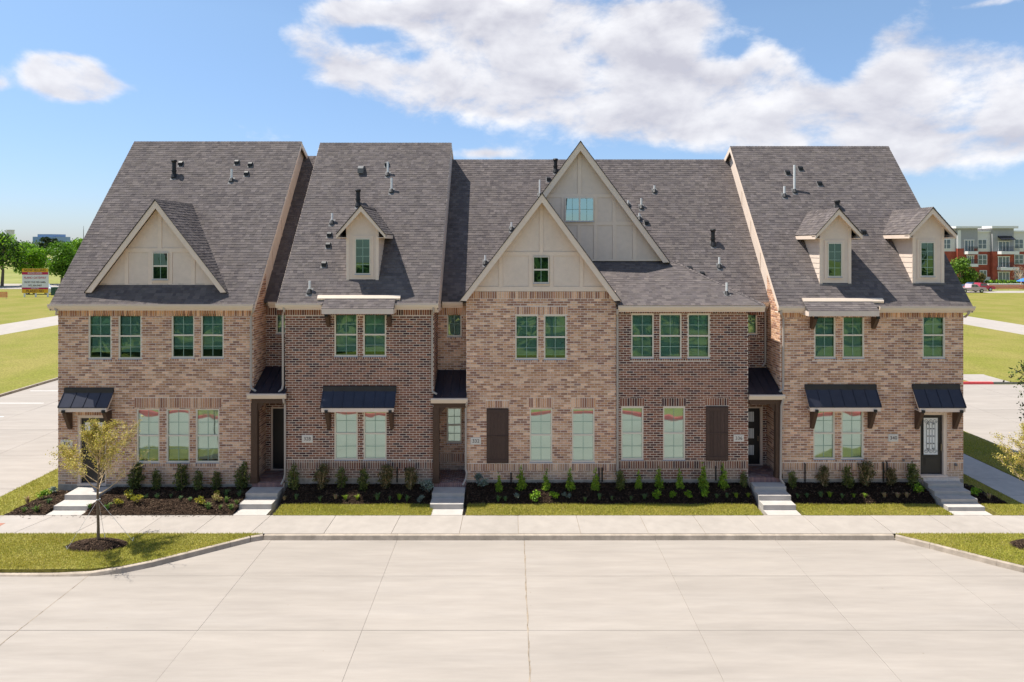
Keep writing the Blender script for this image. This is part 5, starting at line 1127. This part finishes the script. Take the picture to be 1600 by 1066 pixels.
def tuft(col, seed, n=60, h=.26, wdt=.011, spread=.8):
    r = random.Random(seed); t = thing('grass_tuft', '', 'plant', (0, 0, 0)); m = MB()
    for i in range(n):
        a = r.uniform(0, 6.28); l = h*r.uniform(.6, 1.1); s = r.uniform(.1, spread); x, y = r.uniform(-.03, .03), r.uniform(-.03, .03); c = tuple(v*r.uniform(.7, 1.3) for v in col); w = wdt; nx, ny = -math.sin(a)*w, math.cos(a)*w
        p1 = (x+math.cos(a)*l*s*.4, y+math.sin(a)*l*s*.4, l*.65); p2 = (x+math.cos(a)*l*s, y+math.sin(a)*l*s, l*(1-.35*s))
        m.quad((x-nx, y-ny, -.02), (x+nx, y+ny, -.02), (p1[0]+nx*.8, p1[1]+ny*.8, p1[2]), (p1[0]-nx*.8, p1[1]-ny*.8, p1[2]), c); m.tri((p1[0]-nx*.8, p1[1]-ny*.8, p1[2]), (p1[0]+nx*.8, p1[1]+ny*.8, p1[2]), p2, c)
    m.build('blades', 'blade', t, origin=(0, 0, 0)); return t
ORD = ['first', 'second', 'third', 'fourth', 'fifth', 'sixth', 'seventh', 'eighth', 'ninth', 'tenth', 'eleventh', 'twelfth']
protos = {}
def plant_at(kind, px, py, bedf, label, sc_=1.0, group=None, yfix=None):
    # base pixel -> the point where the sight line meets the bed
    if bedf is None: Y = .9
    else: Y = min((-1.85+.02*i for i in range(88)), key=lambda Yc: abs(HZ+(CZ-float(bedf(gx(px, Yc), Yc)))*F/(D0+Yc)-py))
    X = gx(px, Y); zb = float(bedf(X, Y)) if bedf else SZ
    used = protos.setdefault(kind, [])
    if len(used) < 3:
        sd_ = len(used)*13+hash(kind) % 7 if False else len(used)*13+len(kind)
        o = shrub(kind, sd_) if kind in ('olive', 'brownish', 'lime', 'yellow', 'bright', 'pale', 'peach') else tuft({'tuft': (.16, .24, .09), 'agave': (.14, .24, .05), 'tan': (.50, .38, .20), 'limetuft': (.26, .36, .04)}[kind], sd_, n=26 if kind == 'agave' else 60, wdt=.018 if kind == 'agave' else .009, h=.2 if kind != 'agave' else .24)
        used.append(o); o.location = (X, Y, zb-.01); o['label'] = label; o.rotation_euler = (0, 0, rnd.uniform(0, 6)); o.scale = (sc_,)*3
    else: o = dup(rnd.choice(used[:3]), (X, Y, zb-.01), rnd.uniform(0, 6), sc_, label)
    if group: o['group'] = group
    return o
def row(kind, pts, bedf, what, where, group, sc_=1.0, small=False):
    for i, q in enumerate(pts):
        px, py = q[0], q[1]; k = q[2] if len(q) > 2 else kind; s = (q[3] if len(q) > 3 else 1)*sc_*rnd.uniform(.82, 1.2)
        w = {'olive': 'upright olive green shrub', 'brownish': 'browning upright shrub', 'lime': 'narrow bright green conifer shrub', 'yellow': 'small yellow leaved shrub', 'bright': 'small bright lime shrub', 'pale': 'small pale grey green plant', 'peach': 'small peach tinted shrub', 'tuft': 'small green grass tuft', 'agave': 'spiky green rosette plant', 'tan': 'small dried tan tuft', 'limetuft': 'small lime green tuft'}[k]
        plant_at(k, px, py, bedf, f'{w}, {ORD[i]} from left in {where}', s, group)
row('olive', [(213.5, 764), (244, 765), (284, 766), (310, 766), (338.5, 765), (379.5, 764)], b1, '', 'back row at left end house', 'shrubs along the wall of 324', 1.0)
row('tuft', [(140, 795, 'agave'), (168, 796, 'agave'), (186, 790, 'yellow', 1.15), (201.5, 779, 'yellow', 1.1), (215, 787, 'yellow', 1.15), (228, 779), (246, 779), (267, 778), (282, 781), (297, 783)], b1, '', 'left front bed of left end house', 'small plants in the bed of 324')
row('tuft', [(312, 789, 'yellow', 1.3), (325.5, 796, 'agave', 1.1), (338.6, 785, 'peach', 1.1), (340, 776, 'yellow'), (344, 796, 'agave', .8), (354, 786, 'agave', 1.1), (361, 797, 'agave'), (370, 788, 'agave', 1.1), (374.5, 776, 'tuft', 1.3), (354, 774, 'tuft', 1.4)], b1, '', 'corner cluster by steps of dormered brown house', 'small plants in the bed of 324')
row('tuft', [(38, 800, 'agave'), (43, 784, 'tan', 1.1), (56.4, 800, 'agave'), (67.7, 781, 'bright', 1.3), (76, 787, 'tuft'), (84, 772, 'pale', 1.4)], b0, '', 'small corner bed at far left', 'small plants in the left corner bed')
row('brownish', [(458.8, 765, 'olive'), (502, 763), (532.5, 764, 'olive'), (568.5, 765, 'olive'), (602.5, 763), (641, 765)], b2, '', 'back row at dormered brown house', 'shrubs along the wall of 328', .95)
row('tuft', [(444, 781, 'tan', .9), (463, 780), (500, 782), (524, 780, 'tan'), (540, 781, 'limetuft', 1.2), (558, 780, 'limetuft', 1.2), (589.5, 780, 'tuft', 1.2), (609, 781), (624, 780, 'limetuft', 1.2), (636, 782)], b2, '', 'front bed of dormered brown house', 'small plants in the bed of 328')
row('pale', [(668, 770, 'pale', 1.5), (657, 785, 'pale', .9)], b2, '', 'right end bed of dormered brown house', 'small plants in the bed of 328')
row('lime', [(779.5, 766), (814, 765, 'lime', 1.3), (853, 765, 'lime', 1.1), (890.6, 764, 'lime', 1.1), (930.6, 765, 'lime', 1.1)], b3, '', 'back row at front gabled house', 'shrubs along the wall of 332')
row('lime', [(969, 765, 'olive', .98), (998, 762, 'lime', .9), (1029, 762), (1062, 762), (1098.6, 762, 'lime', 1.1), (1130.5, 762, 'lime', 1.1), (1162, 761, 'olive', .8)], b3, '', 'back row at brown gabled house', 'shrubs along the wall of 336')
row('tuft', [(751, 761, 'pale', 1.5), (778.5, 783), (790, 783), (808, 780, 'pale', 1.1), (837, 783, 'bright', 1.35), (864.6, 780, 'bright', 1.), (886, 779, 'pale', 1.1), (914, 783), (937, 780, 'tuft', 1.2)], b3, '', 'front bed of front gabled house', 'small plants in the bed of 332')
row('tuft', [(956, 781), (986, 781), (1007, 780), (1027, 779, 'bright', 1.4), (1051.5, 778, 'bright', 1.05), (1075, 778, 'bright', 1.2), (1102, 778, 'bright', 1.1), (1120, 778), (1136, 777), (1150.6, 777, 'limetuft'), (1169, 777, 'limetuft')], b3, '', 'front bed of brown gabled house', 'small plants in the bed of 336')
row('brownish', [(1238, 762, 'olive', .95), (1286, 759), (1323, 762, 'olive', .95), (1353, 759), (1392, 759), (1426, 761, 'olive', .98)], b5, '', 'back row at right end house', 'shrubs along the wall of 340', .95)
row('tuft', [(1246, 778), (1261, 777), (1283, 776), (1296, 776, 'limetuft'), (1316, 778), (1334, 777, 'limetuft'), (1351, 777, 'limetuft'), (1382, 777, 'tan'), (1402, 777, 'tan'), (1417, 777, 'tan'), (1436, 772, 'bright', 1.3)], b5, '', 'front bed of right end house', 'small plants in the bed of 340')
row('bright', [(1525, 776, 'bright', 1.3), (1545, 779, 'tan', 1.0)], b6, '', 'small corner bed at far right', 'small plants in the right corner bed')
o = plant_at('olive', 84, 749, None, 'tall thin dark shrub', .9, None); o.location = (-17.55, .9, -.35); o.scale = (.8, .8, 2.4)
o['label'] = 'tall thin dark shrub against the far left side wall of the row'

# young staked trees on the islands
def young_tree(base, label, seed, hgt=4.05, lean=0):
    r = random.Random(seed); bx, by = base; t = thing('young_tree', label, 'tree', (bx, by, SZ)); W = MB(); pts = []
    tips = []
    tr = MB(); tr.tube([(bx, by, SZ-.05), (bx+.005, by, SZ+.6), (bx-.02, by, SZ+1.3), (bx-.015, by, SZ+1.75)], [.055, .042, .037, .032], 8); tr.tube([(bx-.015, by, SZ+1.74), (bx+.03, by, SZ+2.4), (bx+.0, by, SZ+3.0), (bx-.05, by, SZ+hgt-.5)], [.032, .022, .012, .005], 6)
    tr.build('trunk', 'bark', t)
    def br(p, d, L, rad, lev):
        q = [p]; dd = d.normalized(); n = 4
        for i in range(n):
            dd = (dd+Vector((r.uniform(-.22, .22), r.uniform(-.22, .22), r.uniform(-.05, .20)))).normalized(); q.append(q[-1]+dd*L/n)
        W.tube(q, [rad*(1-.75*i/n) for i in range(n+1)], 4 if lev else 5, cap=False)
        for i in range(1, n+1): tips.append((q[i], dd, lev))
        if lev < 3:
            for k in range(4 if lev < 2 else 3):
                i = r.randint(1, n); s = (dd+Vector((r.uniform(-1, 1), r.uniform(-1, 1), r.uniform(-.45, .75)))*.9).normalized(); br(q[i], s, L*r.uniform(.42, .66), rad*.55, lev+1)
    for i in range(19):
        z = SZ+1.60+i*.095; a = i*2.4+r.uniform(-.4, .4); L = 1.25*(1-.038*i)*r.uniform(.8, 1.15); br(Vector((bx, by, z)), Vector((math.cos(a), math.sin(a), .55+.05*i)), L, .017, 0)
    W.build('branches', 'twig', t)
    rs = np.random.RandomState(seed); sel = [p for p in tips if p[2] >= 1]; pick_ = rs.choice(len(sel), 15000)
    c = np.array([tuple(sel[i][0]) for i in pick_])+rs.normal(0, .045, (15000, 3)); keep = rs.rand(15000) < np.clip(.75-.55*(c[:, 0]-bx)/.9+.15*(c[:, 2]-SZ-2.3), .10, 1); c = c[keep]; n = len(c)
    a = rs.normal(size=(n, 3)); a /= np.linalg.norm(a, axis=1, keepdims=True); b = np.cross(a, rs.normal(size=(n, 3))); b /= np.linalg.norm(b, axis=1, keepdims=True); s = rs.uniform(.014, .034, (n, 1))
    V = np.stack([c-a*s, c-b*s*.5, c+a*s, c+b*s*.5], 1); P = np.array([(.62, .50, .09), (.48, .42, .07), (.70, .56, .20), (.32, .30, .05)]); cl = P[rs.randint(0, 4, n)]*rs.uniform(.7, 1.2, (n, 1))
    np_mesh('leaves', V.reshape(-1, 3), np.arange(n*4).reshape(-1, 4), cl, 'leaf', t, kind=None)
    g = MB()
    for (dx, dy) in ((-.75, -.35), (.95, .25), (-.1, .5)):
        g.tube([(bx, by, SZ+1.45), (bx+dx, by+dy, SZ+.03)], .005, 4); g.tube([(bx+dx, by+dy, SZ), (bx+dx*1.03, by+dy*1.03, SZ+.12)], .012, 5)
    g.tube([(bx+.06*math.cos(k), by+.06*math.sin(k), SZ+1.45) for k in range(7)], .012, 4); g.build('guy_wire', 'pvc', t)
    return t
young_tree(TREE_L, 'young staked tree with sparse yellow leaves on the left grass island', 77)
young_tree(TREE_R, 'young staked tree with bare pale twigs at the right edge of the photo', 79)

def limb_tree(loc, hgt, cr, label, seed, pal, n=3500, ls=.30, cat='tree', trunk_h=.28, group=None, asp=(1, 1, .85), bark='bark', nb=26, shell=.3):
    r = random.Random(seed); x, y, z = loc; t = thing('broadleaf_tree', label, cat, loc, group); T = MB(); bl = []
    T.tube([(x, y, z-.2), (x+.02*hgt, y, z+hgt*trunk_h), (x, y, z+hgt*.62), (x, y, z+hgt*.85)], [hgt*.028, hgt*.021, hgt*.012, hgt*.004], 8)
    cz_ = z+hgt-cr*asp[2]
    for i in range(nb):
        a = r.uniform(0, 6.28); u = r.uniform(-.8, 1); rr = math.sqrt(max(0, 1-u*u))*r.uniform(.5, .95); bx, by, bz = x+math.cos(a)*rr*cr*.82, y+math.sin(a)*rr*cr*.82, cz_+u*cr*asp[2]*.78; q = r.uniform(.24, .42)*cr; bl.append((bx, by, bz, q, q, q*.8))
        if i % 2 == 0: T.tube([(x, y, z+hgt*r.uniform(trunk_h, .55)), ((x+bx)/2, (y+by)/2, (z+hgt*.42+bz)/2), (bx, by, bz)], [hgt*.010, hgt*.007, hgt*.002], 5)
    T.build('trunk', bark, t); leaves('crown', bl, n, ls, pal, seed, t, shell=shell); return t
GRN = [(0.167, 0.343, 0.019), (0.238, 0.456, 0.024), (0.107, 0.228, 0.014), (0.332, 0.548, 0.036)]
DGR = [(.025, .05, .015), (.035, .07, .02), (.02, .035, .012)]
# right foreground street tree (only its left boughs are in view)
limb_tree((21.9, 1.2, SZ), 5.3, 1.95, 'leafy green street tree reaching in at the right edge', 501, [(.05, .09, .015), (.09, .17, .02), (.03, .055, .012), (.12, .10, .05)], n=2600, ls=.09, asp=(1, 1, .9), nb=22, shell=.0)
# ------------------------------------------------------------------ background left
def P(px, D, z=GZ): return ((px-800)*D/F, D-D0, z)
limb_tree(P(3, 152), 12.4, 5.6, 'tallest dark green tree at the far left edge, left of the hoarding', 601, GRN+DGR, n=5200, ls=.45, trunk_h=.3)
limb_tree(P(47, 160), 11.0, 4.7, 'green tree directly behind the large sales hoarding', 602, GRN, n=4600, ls=.42, asp=(1, 1, 1))
limb_tree(P(96, 158), 10.8, 4.6, 'round bright green tree between the hoarding and the left roof edge', 603, [(.11, .24, .012), (.15, .30, .015), (.07, .16, .01)], n=5600, ls=.4, asp=(1, 1, 1))
limb_tree(P(124, 166), 11.2, 4.2, 'green tree half hidden behind the left roof slope', 604, GRN, n=3600, ls=.42)
limb_tree(P(72, 430), 14, 5.0, 'dark evergreen on the far rise in front of the blue office block', 605, DGR, n=1500, ls=.9, nb=14)
limb_tree(P(86, 440), 13.5, 5.6, 'wide dark evergreen on the far rise, right of the other dark one', 606, DGR, n=1500, ls=.9, nb=14)
limb_tree(P(-40, 150), 12, 5.5, 'green tree just outside the left edge of the photo', 607, GRN, n=2500, ls=.5)
# far woods reading as one mass
rs = random.Random(9); bl = []
for x0, x1, D in ((-160, 150, 640), (1440, 1720, 560), (-200, 160, 820)):
    for px in range(x0, x1, 4): X, Y, Z = P(px+rs.uniform(-2, 2), D+rs.uniform(-25, 25)); hh = rs.uniform(5.5, 8.5); bl.append((X, Y, Z+hh*.7, 5, 5, hh))
struct(leaves('distant_woods', bl, 15000, 1.7, [(.06, .11, .03), (.09, .15, .035), (.045, .08, .03), (.13, .16, .05)], 5, shell=.6), 'stuff')
# blue office block
D = 900; t = thing('office_block', 'distant blue glass office block above the trees at far left', 'building', P(69, D)); X0, Y0, _ = P(51, D); X1 = P(87, D)[0]; k = D/F
m = MB(); m.box(X0, X1, Y0, Y0+30, GZ, CZ+(382-370)*k); m.box(P(57, D)[0], P(81, D)[0], Y0+2, Y0+28, CZ+(382-370)*k, CZ+(382-366)*k); wall_ = m.build('office_wall', 'bluebuilding', t)
for j in range(4): m = MB(); m.box(X0+.3, X1-.3, Y0-.2, Y0, CZ+2+j*2.4, CZ+3.1+j*2.4); m.build('window_band', 'bluebuilding', t)
D = 700; t = thing('apartment_tower', 'tiny pale tower showing above the leftmost tree', 'building', P(12, D)); m = MB(); m.box(P(10, D)[0], P(16, D)[0], D-D0, D-D0+6, GZ, CZ+(382-360)*D/F); m.box(P(9.6, D)[0], P(16.4, D)[0], D-D0-.4, D-D0+6.4, CZ+(382-360)*D/F, CZ+(382-360)*D/F+.6); m.build('tower_wall', 'stucco_pale', t)
D = 420; t = thing('radio_mast', 'thin radio mast beside the left roof slope', 'mast', P(130.5, D)); m = MB(); x, y, z = P(130.5, D); m.tube([(x, y, z), (x, y, CZ+8), (x, y, CZ+(382-353)*D/F)], [.25, .16, .06], 6); m.build('mast_pole', 'lead', t)
# hoarding
D = 122.0; x0, x1 = P(34.8, D)[0], P(75.2, D)[0]; Y = D-D0; k = D/F
Z = lambda py: CZ-(py-HZ)*k
t = thing('sales_hoarding', 'large yellow, crimson and white sales board on posts at far left', 'sign', (x0+(x1-x0)/2, Y, GZ))
m = MB()
for xx in (x0+.3, (x0+x1)/2, x1-.15): m.box(xx-.09, xx+.09, Y+.03, Y+.25, GZ, Z(425)); 
m.build('post', 'signwhite', t)
m = MB(); m.box(x0, x1, Y-.02, Y+.03, Z(457.7), Z(419.8)); panel = m.build('sign_board', 'signwhite', t)
for nm, a, b, mt in (('yellow_band', 419.8, 425.2, 'signyellow'), ('crimson_band', 425.2, 429.2, 'signred'), ('crimson_band', 449.5, 452.2, 'signred'), ('yellow_band', 452.2, 457.9, 'signyellow')):
    m = MB(); m.box(x0-.02, x1+.02, Y-.06, Y-.022, Z(b), Z(a)); m.build(nm, mt, t)
cx = (x0+x1)/2; w = x1-x0
def sg(s, py, size, mat, fit, yo=.075, dx=0): text(s, size, (cx+dx, Y-yo, Z(py)), mat, t, 'lettering', .01, fit=fit*w)
sg('NOW SELLING', 422.5, .62, 'ink', .84); sg('BEAZER HOMES', 427.1, .42, 'signwhite', .55); sg('PLANO GATEWAY', 434.3, .55, 'signred', .86, .035); sg('FROM THE MID $400s', 441.2, .45, 'ink', .82, .035)
sg('972.304.0407', 446.4, .45, 'ink', .52, .035); sg('BEAZER.COM', 450.8, .3, 'signwhite', .28); sg('PLANO ISD', 455.1, .62, 'ink', .66)
# vehicles
def vehicle(px, D, face, col, kind, label, name='pickup_truck', cat='pickup truck', length=5.3):
    x, y, z = P(px, D, -.52); t = thing(name, label, cat, (x, y, z)); L = length; pm = material('paint_'+name, col, .3, .5, coat=.5)
    s = 1 if face == 'r' else -1
    prof = {'pickup': [(-L/2, .45), (-L/2, .98), (-.45, 1.02), (-.40, 1.62), (-.1, 1.70), (.75, 1.66), (1.25, 1.12), (L/2-.15, 1.02), (L/2, .80), (L/2, .42)],
            'van': [(-L/2, .4), (-L/2, 2.0), (-L/2+.2, 2.15), (.9, 2.15), (1.6, 1.3), (L/2-.2, 1.15), (L/2, .9), (L/2, .4)],
            'car': [(-L/2, .4), (-L/2, .95), (-1.5, 1.0), (-1.0, 1.42), (.3, 1.45), (1.0, .98), (L/2-.2, .85), (L/2, .6), (L/2, .35)]}[kind]
    m = MB(); m.extr_y([(x+s*a, z+b) for a, b in (prof if s > 0 else prof)], y-.95, y+.95); b_ = m.build('body', pm, t); 
    bm = [( -.3, 1.12), (-.3, 1.55), (.25, 1.58), (.25, 1.12)], [(.33, 1.12), (.33, 1.58), (.7, 1.56), (1.05, 1.14)]
    if kind == 'car': bm = [(-1.0, 1.0), (-.8, 1.34), (-.1, 1.36), (-.1, 1.0)], [(0, 1.0), (0, 1.36), (.25, 1.35), (.75, 1.0)]
    if kind == 'van': bm = [(.3, 1.3), (.3, 1.9), (.9, 1.9), (1.3, 1.35)],
    for w_ in bm:
        for yy in (y-.965, y+.95): m = MB(); m.extr_y([(x+s*a, z+b) for a, b in w_], yy, yy+.015); m.build('side_window', 'farwindow', t)
    for wx in (-L*.31, L*.31):
        for yy in (y-.97, y+.75):
            m = MB(); m.tube([(x+s*wx, yy, z+.38), (x+s*wx, yy+.22, z+.38)], .38, 16); wv = m.build('wheel', 'rubber', t); m = MB(); m.tube([(x+s*wx, yy-.012, z+.38), (x+s*wx, yy, z+.38)], .23, 12); m.build('rim', 'chrome', wv)
    m = MB(); m.box(x+s*(L/2-.02), x+s*(L/2+.04), y-.85, y-.5, z+.65, z+.82); m.build('headlight', 'signwhite', t); m = MB(); m.box(x-s*(L/2-.02), x-s*(L/2+.03), y-.9, y-.7, z+.65, z+.9); m.build('tail_light', 'signred', t)
    m = MB(); m.box(x-s*L/2-.06, x-s*L/2, y-.9, y+.9, z+.4, z+.58); m.box(x+s*L/2, x+s*L/2+.07, y-.9, y+.9, z+.38, z+.56); m.build('bumper', 'chrome', t)
vehicle(1516, 133.5, 'r', (.62, .45, .47), 'pickup', 'silvery pink pickup parked in front of the far brick apartments')
vehicle(1530, 137.5, 'r', (.42, .02, .06), 'pickup', 'dark red pickup half hidden behind the silvery one')
vehicle(1523, 143, 'r', (.03, .07, .16), 'car', 'dark blue car parked behind the two pickups', 'parked_car', 'car', 4.6)
vehicle(63, 128.5, 'r', (.72, .72, .72), 'van', 'white van parked behind the sales hoarding', 'white_van', 'van', 5.8)
vehicle(74, 380, 'l', (.7, .7, .7), 'car', 'tiny white car on the far rise below the dark evergreens', 'distant_car', 'car', 4.6)
t = thing('utility_cabinet', 'dark green utility box just left of the roof eave', 'box', P(87, 126)); x, y, z = P(87, 126); m = MB(); m.box(x-.9, x+.9, y, y+1, z, z+1.5); m.box(x-.95, x+.95, y-.05, y+1.05, z+1.5, z+1.6); o = m.build('cabinet_body', material('cabinet_green', (.03, .09, .07), .5), t); m = MB(); m.box(x-.03, x+.03, y-.03, y, z+.3, z+1.3); m.build('cabinet_handle', 'lead', t)
def net_fence(px0, px1, D, z0, z1, label):
    x0, y, _ = P(px0, D); x1 = P(px1, D)[0]; t = thing('mesh_fence', label, 'fence', ((x0+x1)/2, y, GZ)); m = MB(); n = int((x1-x0)/.18)
    for i in range(n): xx = x0+(x1-x0)*i/n; m.box(xx, xx+.07, y, y+.02, z0, z1)
    for j in range(7): zz_ = z0+(z1-z0)*j/7; m.box(x0, x1, y+.02, y+.035, zz_, zz_+.07)
    m.build('netting', 'orangenet', t); 
    for i in range(int((x1-x0)/2.4)+1): m = MB(); m.tube([(x0+i*2.4, y+.06, GZ), (x0+i*2.4, y+.06, z1+.1)], .03, 5); m.build('fence_post', 'lead', t)
net_fence(-12, 12, 118, -.3, .7, 'orange mesh fence at the far left edge'); net_fence(1541, 1625, 141, -.4, .55, 'orange mesh fence below the brick planter of the far apartments')
# ------------------------------------------------------------------ far apartment block, right
D = 165.0; Ya = D-D0; k = D/F; X = lambda px: (px-800)*k; Zp = lambda py: CZ-(py-HZ)*k
t = thing('apartment_block', 'far apartment block in red brick and grey stucco at the right edge', 'building', (X(1540), Ya, GZ))
def ab(nm, mat, px0, px1, py0, py1, y0=0, dep=14, par=None): m = MB(); m.box(X(px0), X(px1), Ya+y0, Ya+y0+dep, Zp(py1), Zp(py0)); return m.build(nm, mat, par or t)
ab('stucco_wall', 'stucco_pale', 1430, 1496.3, 358, 393, .8); ab('brick_wall', 'redbrick', 1430, 1496.3, 393, 446, .82)
ab('stucco_tower', 'stucco_grey', 1496.3, 1527.5, 357, 388.4, 0); ab('brick_tower', 'redbrick', 1496.3, 1527.5, 388.4, 446, .02); ab('parapet_cap', 'stucco_white', 1491, 1531, 353.8, 357, -.7, 15)
ab('white_return', 'stucco_white', 1496.3, 1501, 360, 388.4, -.1, .1)
ab('stucco_wall', 'stucco_pale', 1527.5, 1551, 363, 393.3, .8); ab('parapet_cap', 'stucco_white', 1527.5, 1551, 360.4, 363, .5, 14); ab('brick_wall', 'redbrick', 1527.5, 1551, 393.3, 433, .84); ab('stone_base', 'stucco_white', 1527.5, 1551, 433, 446, .8)
ab('stucco_tower', 'stucco_grey', 1551, 1584, 357, 393, 0); ab('brick_tower', 'redbrick', 1551, 1584, 393, 446, .02); ab('parapet_cap', 'stucco_white', 1547, 1588, 353.4, 357, -.7, 15)
ab('stucco_wall', 'stucco_pale', 1584, 1660, 363, 393.3, .8); ab('parapet_cap', 'stucco_white', 1584, 1660, 360.4, 363, .5, 14); ab('brick_wall', 'redbrick', 1584, 1660, 393.3, 446, .84)
for (a, b, c, d) in ((1476, 1488, 374.7, 388.4), (1532, 1544.4, 375, 388.4), (1532, 1544.8, 398.9, 413), (1535, 1544.4, 423.6, 436), (1589.4, 1602, 374.5, 388), (1589.4, 1602, 398.7, 412.3), (1612, 1624, 374.5, 388), (1612, 1624, 398.7, 412.3), (1590, 1601, 424, 436)):
    m = MB(); e = .16; x0, x1, z0, z1 = X(a), X(b), Zp(d), Zp(c); y = Ya+.72; xm = (x0+x1)/2; zm = (z0+z1)/2
    m.box(x0-e, x0, y, y+.1, z0-e, z1+e); m.box(x1, x1+e, y, y+.1, z0-e, z1+e); m.box(x0, x1, y, y+.1, z1, z1+e); m.box(x0, x1, y, y+.1, z0-e, z0); m.box(xm-.07, xm+.07, y, y+.06, z0, z1); m.box(x0, xm-.07, y, y+.05, zm-.05, zm+.05); m.box(xm+.07, x1, y, y+.05, zm-.05, zm+.05)
    wv = m.build('window', 'stucco_white', t); m = MB(); m.box(x0, x1, y+.06, y+.079, z0, z1); m.build('pane', 'farwindow', wv)
for (a, b, c, d, sl) in ((1506.8, 1521, 376, 392.6, (1506, 1522)), (1511, 1521, 400.5, 412, (1506, 1522)), (1559.6, 1576.5, 378, 392.6, (1558, 1585.6)), (1559.6, 1576.5, 401.8, 417.5, (1557.6, 1585.6)), (1559.6, 1576.5, 426, 441, None)):
    m = MB(); x0, x1, z0, z1 = X(a), X(b), Zp(d), Zp(c); y = Ya-.03; m.box(x0, x1, y-.01, y, z0, z1); o = m.build('balcony_door', 'farwindow', t)
    m = MB()
    for f in (0, .38, .68, 1): xx = x0+(x1-x0)*f; m.box(xx-.09, xx+.09, y-.08, y-.012, z0, z1)
    m.box(x0-.2, x1+.2, y-.1, y-.012, z1, z1+.25); m.build('door_frame', 'stucco_pale', o)
    if sl:
        s0, s1 = X(sl[0]), X(sl[1]); m = MB(); m.box(s0, s1, Ya-1.5, Ya-.05, z0-.75, z0-.02); bal = m.build('balcony', 'stucco_white', t); m = MB()
        n = 18
        for i in range(n+1): xx = s0+.05+(s1-s0-.1)*i/n; m.box(xx-.02, xx+.02, Ya-1.45, Ya-1.41, z0, z0+1.05)
        m.box(s0, s1, Ya-1.47, Ya-1.39, z0+1.05, z0+1.12); m.build('railing', 'iron', bal)
m = MB(); m.prism([(X(1558.5), Ya-1.3, Zp(375)), (X(1581), Ya-1.3, Zp(375)), (X(1581), Ya-1.3, Zp(374)), (X(1558.5), Ya-1.3, Zp(374))][::-1], [(X(1559), Ya-.02, Zp(371)), (X(1580.5), Ya-.02, Zp(371)), (X(1580.5), Ya-.02, Zp(368.7)), (X(1559), Ya-.02, Zp(368.7))][::-1]); m.build('metal_awning', 'metal_roof', t)
D = 150; t = thing('brick_planter', 'low stone planter wall in front of the far apartments', 'planter', (X(1570), D-D0, GZ)); x0, x1 = P(1545, D)[0], P(1600, D)[0]; m = MB(); m.box(x0, x1, D-D0, D-D0+3, GZ, CZ-(443.5-HZ)*D/F); m.build('planter_wall', 'stucco_pale', t); leaves('planter_hedge', [(x0+1+i*1.2, D-D0+1.5, .5, .8, .8, .5) for i in range(int((x1-x0)/1.2))], 1500, .25, DGR+GRN, 3, t)
limb_tree(P(1502, 150), 6.6, 3.4, 'bright green tree in front of the far apartments, above the pickups', 701, [(.13, .24, .02), (.18, .30, .03), (.07, .14, .015)], n=3600, ls=.35, asp=(1, 1, .95))
limb_tree(P(1529, 152), 3.4, 1.5, 'small rusty green bush right of the bright green tree', 702, [(.10, .11, .03), (.20, .13, .03), (.05, .08, .02)], n=1200, ls=.25, asp=(1, 1, 1))
limb_tree(P(1595, 146), 5.2, 2.2, 'bare reddish tree at right in front of the far apartments', 703, [(.32, .20, .14), (.25, .16, .11)], n=500, ls=.16, bark='twig', nb=22, shell=0)
t = thing('market_umbrella', 'small blue umbrella at the right edge by the far fence', 'umbrella', P(1599, 144)); x, y, z = P(1599, 144); m = MB(); m.tube([(x, y, z), (x, y, z+2.2)], .04, 6); m.build('pole', 'lead', t); m = MB(); m.tube([(x, y, z+1.75), (x, y, z+2.4)], [1.3, .05], 8); m.build('canopy', material('blue_canvas', (.05, .20, .62), .7), t)

# ------------------------------------------------------------------ across the street, behind the photographer: what the windows mirror
kerb([(40, -11.9), (0, -11.9), (-40, -11.9)], 'kerb', 'redpaint', face='redpaint', side=1, w=.2)
lawn(-60, 60, -90, -12.15, -.46)
hb = [(-60+i*3.1, -44+(i*7 % 5), 1.6+(i*3 % 4)*.5, 3, 2.5, 2.6) for i in range(40)]
struct(leaves('hedge_thicket', hb, 9000, .6, [(.09, .17, .03), (.07, .13, .03), (.12, .20, .04)], 44, shell=.3), 'stuff')
for i, x in enumerate((-34, -26, -18.5, -11, -3.5, 4, 11.5, 19, 27, 35, -30)):
    limb_tree((x, -33-(i*5 % 7), -.46), 7.4+(i*3 % 4)*.8, 4.6, f'green tree across the street behind the photographer, {ORD[i]} from left', 800+i, [(.09, .17, .03), (.06, .12, .025), (.13, .22, .04)], n=1300, ls=.75, nb=18, trunk_h=.12, asp=(1, 1, .8), group='trees across the street')
print('objects', len(bpy.data.objects))
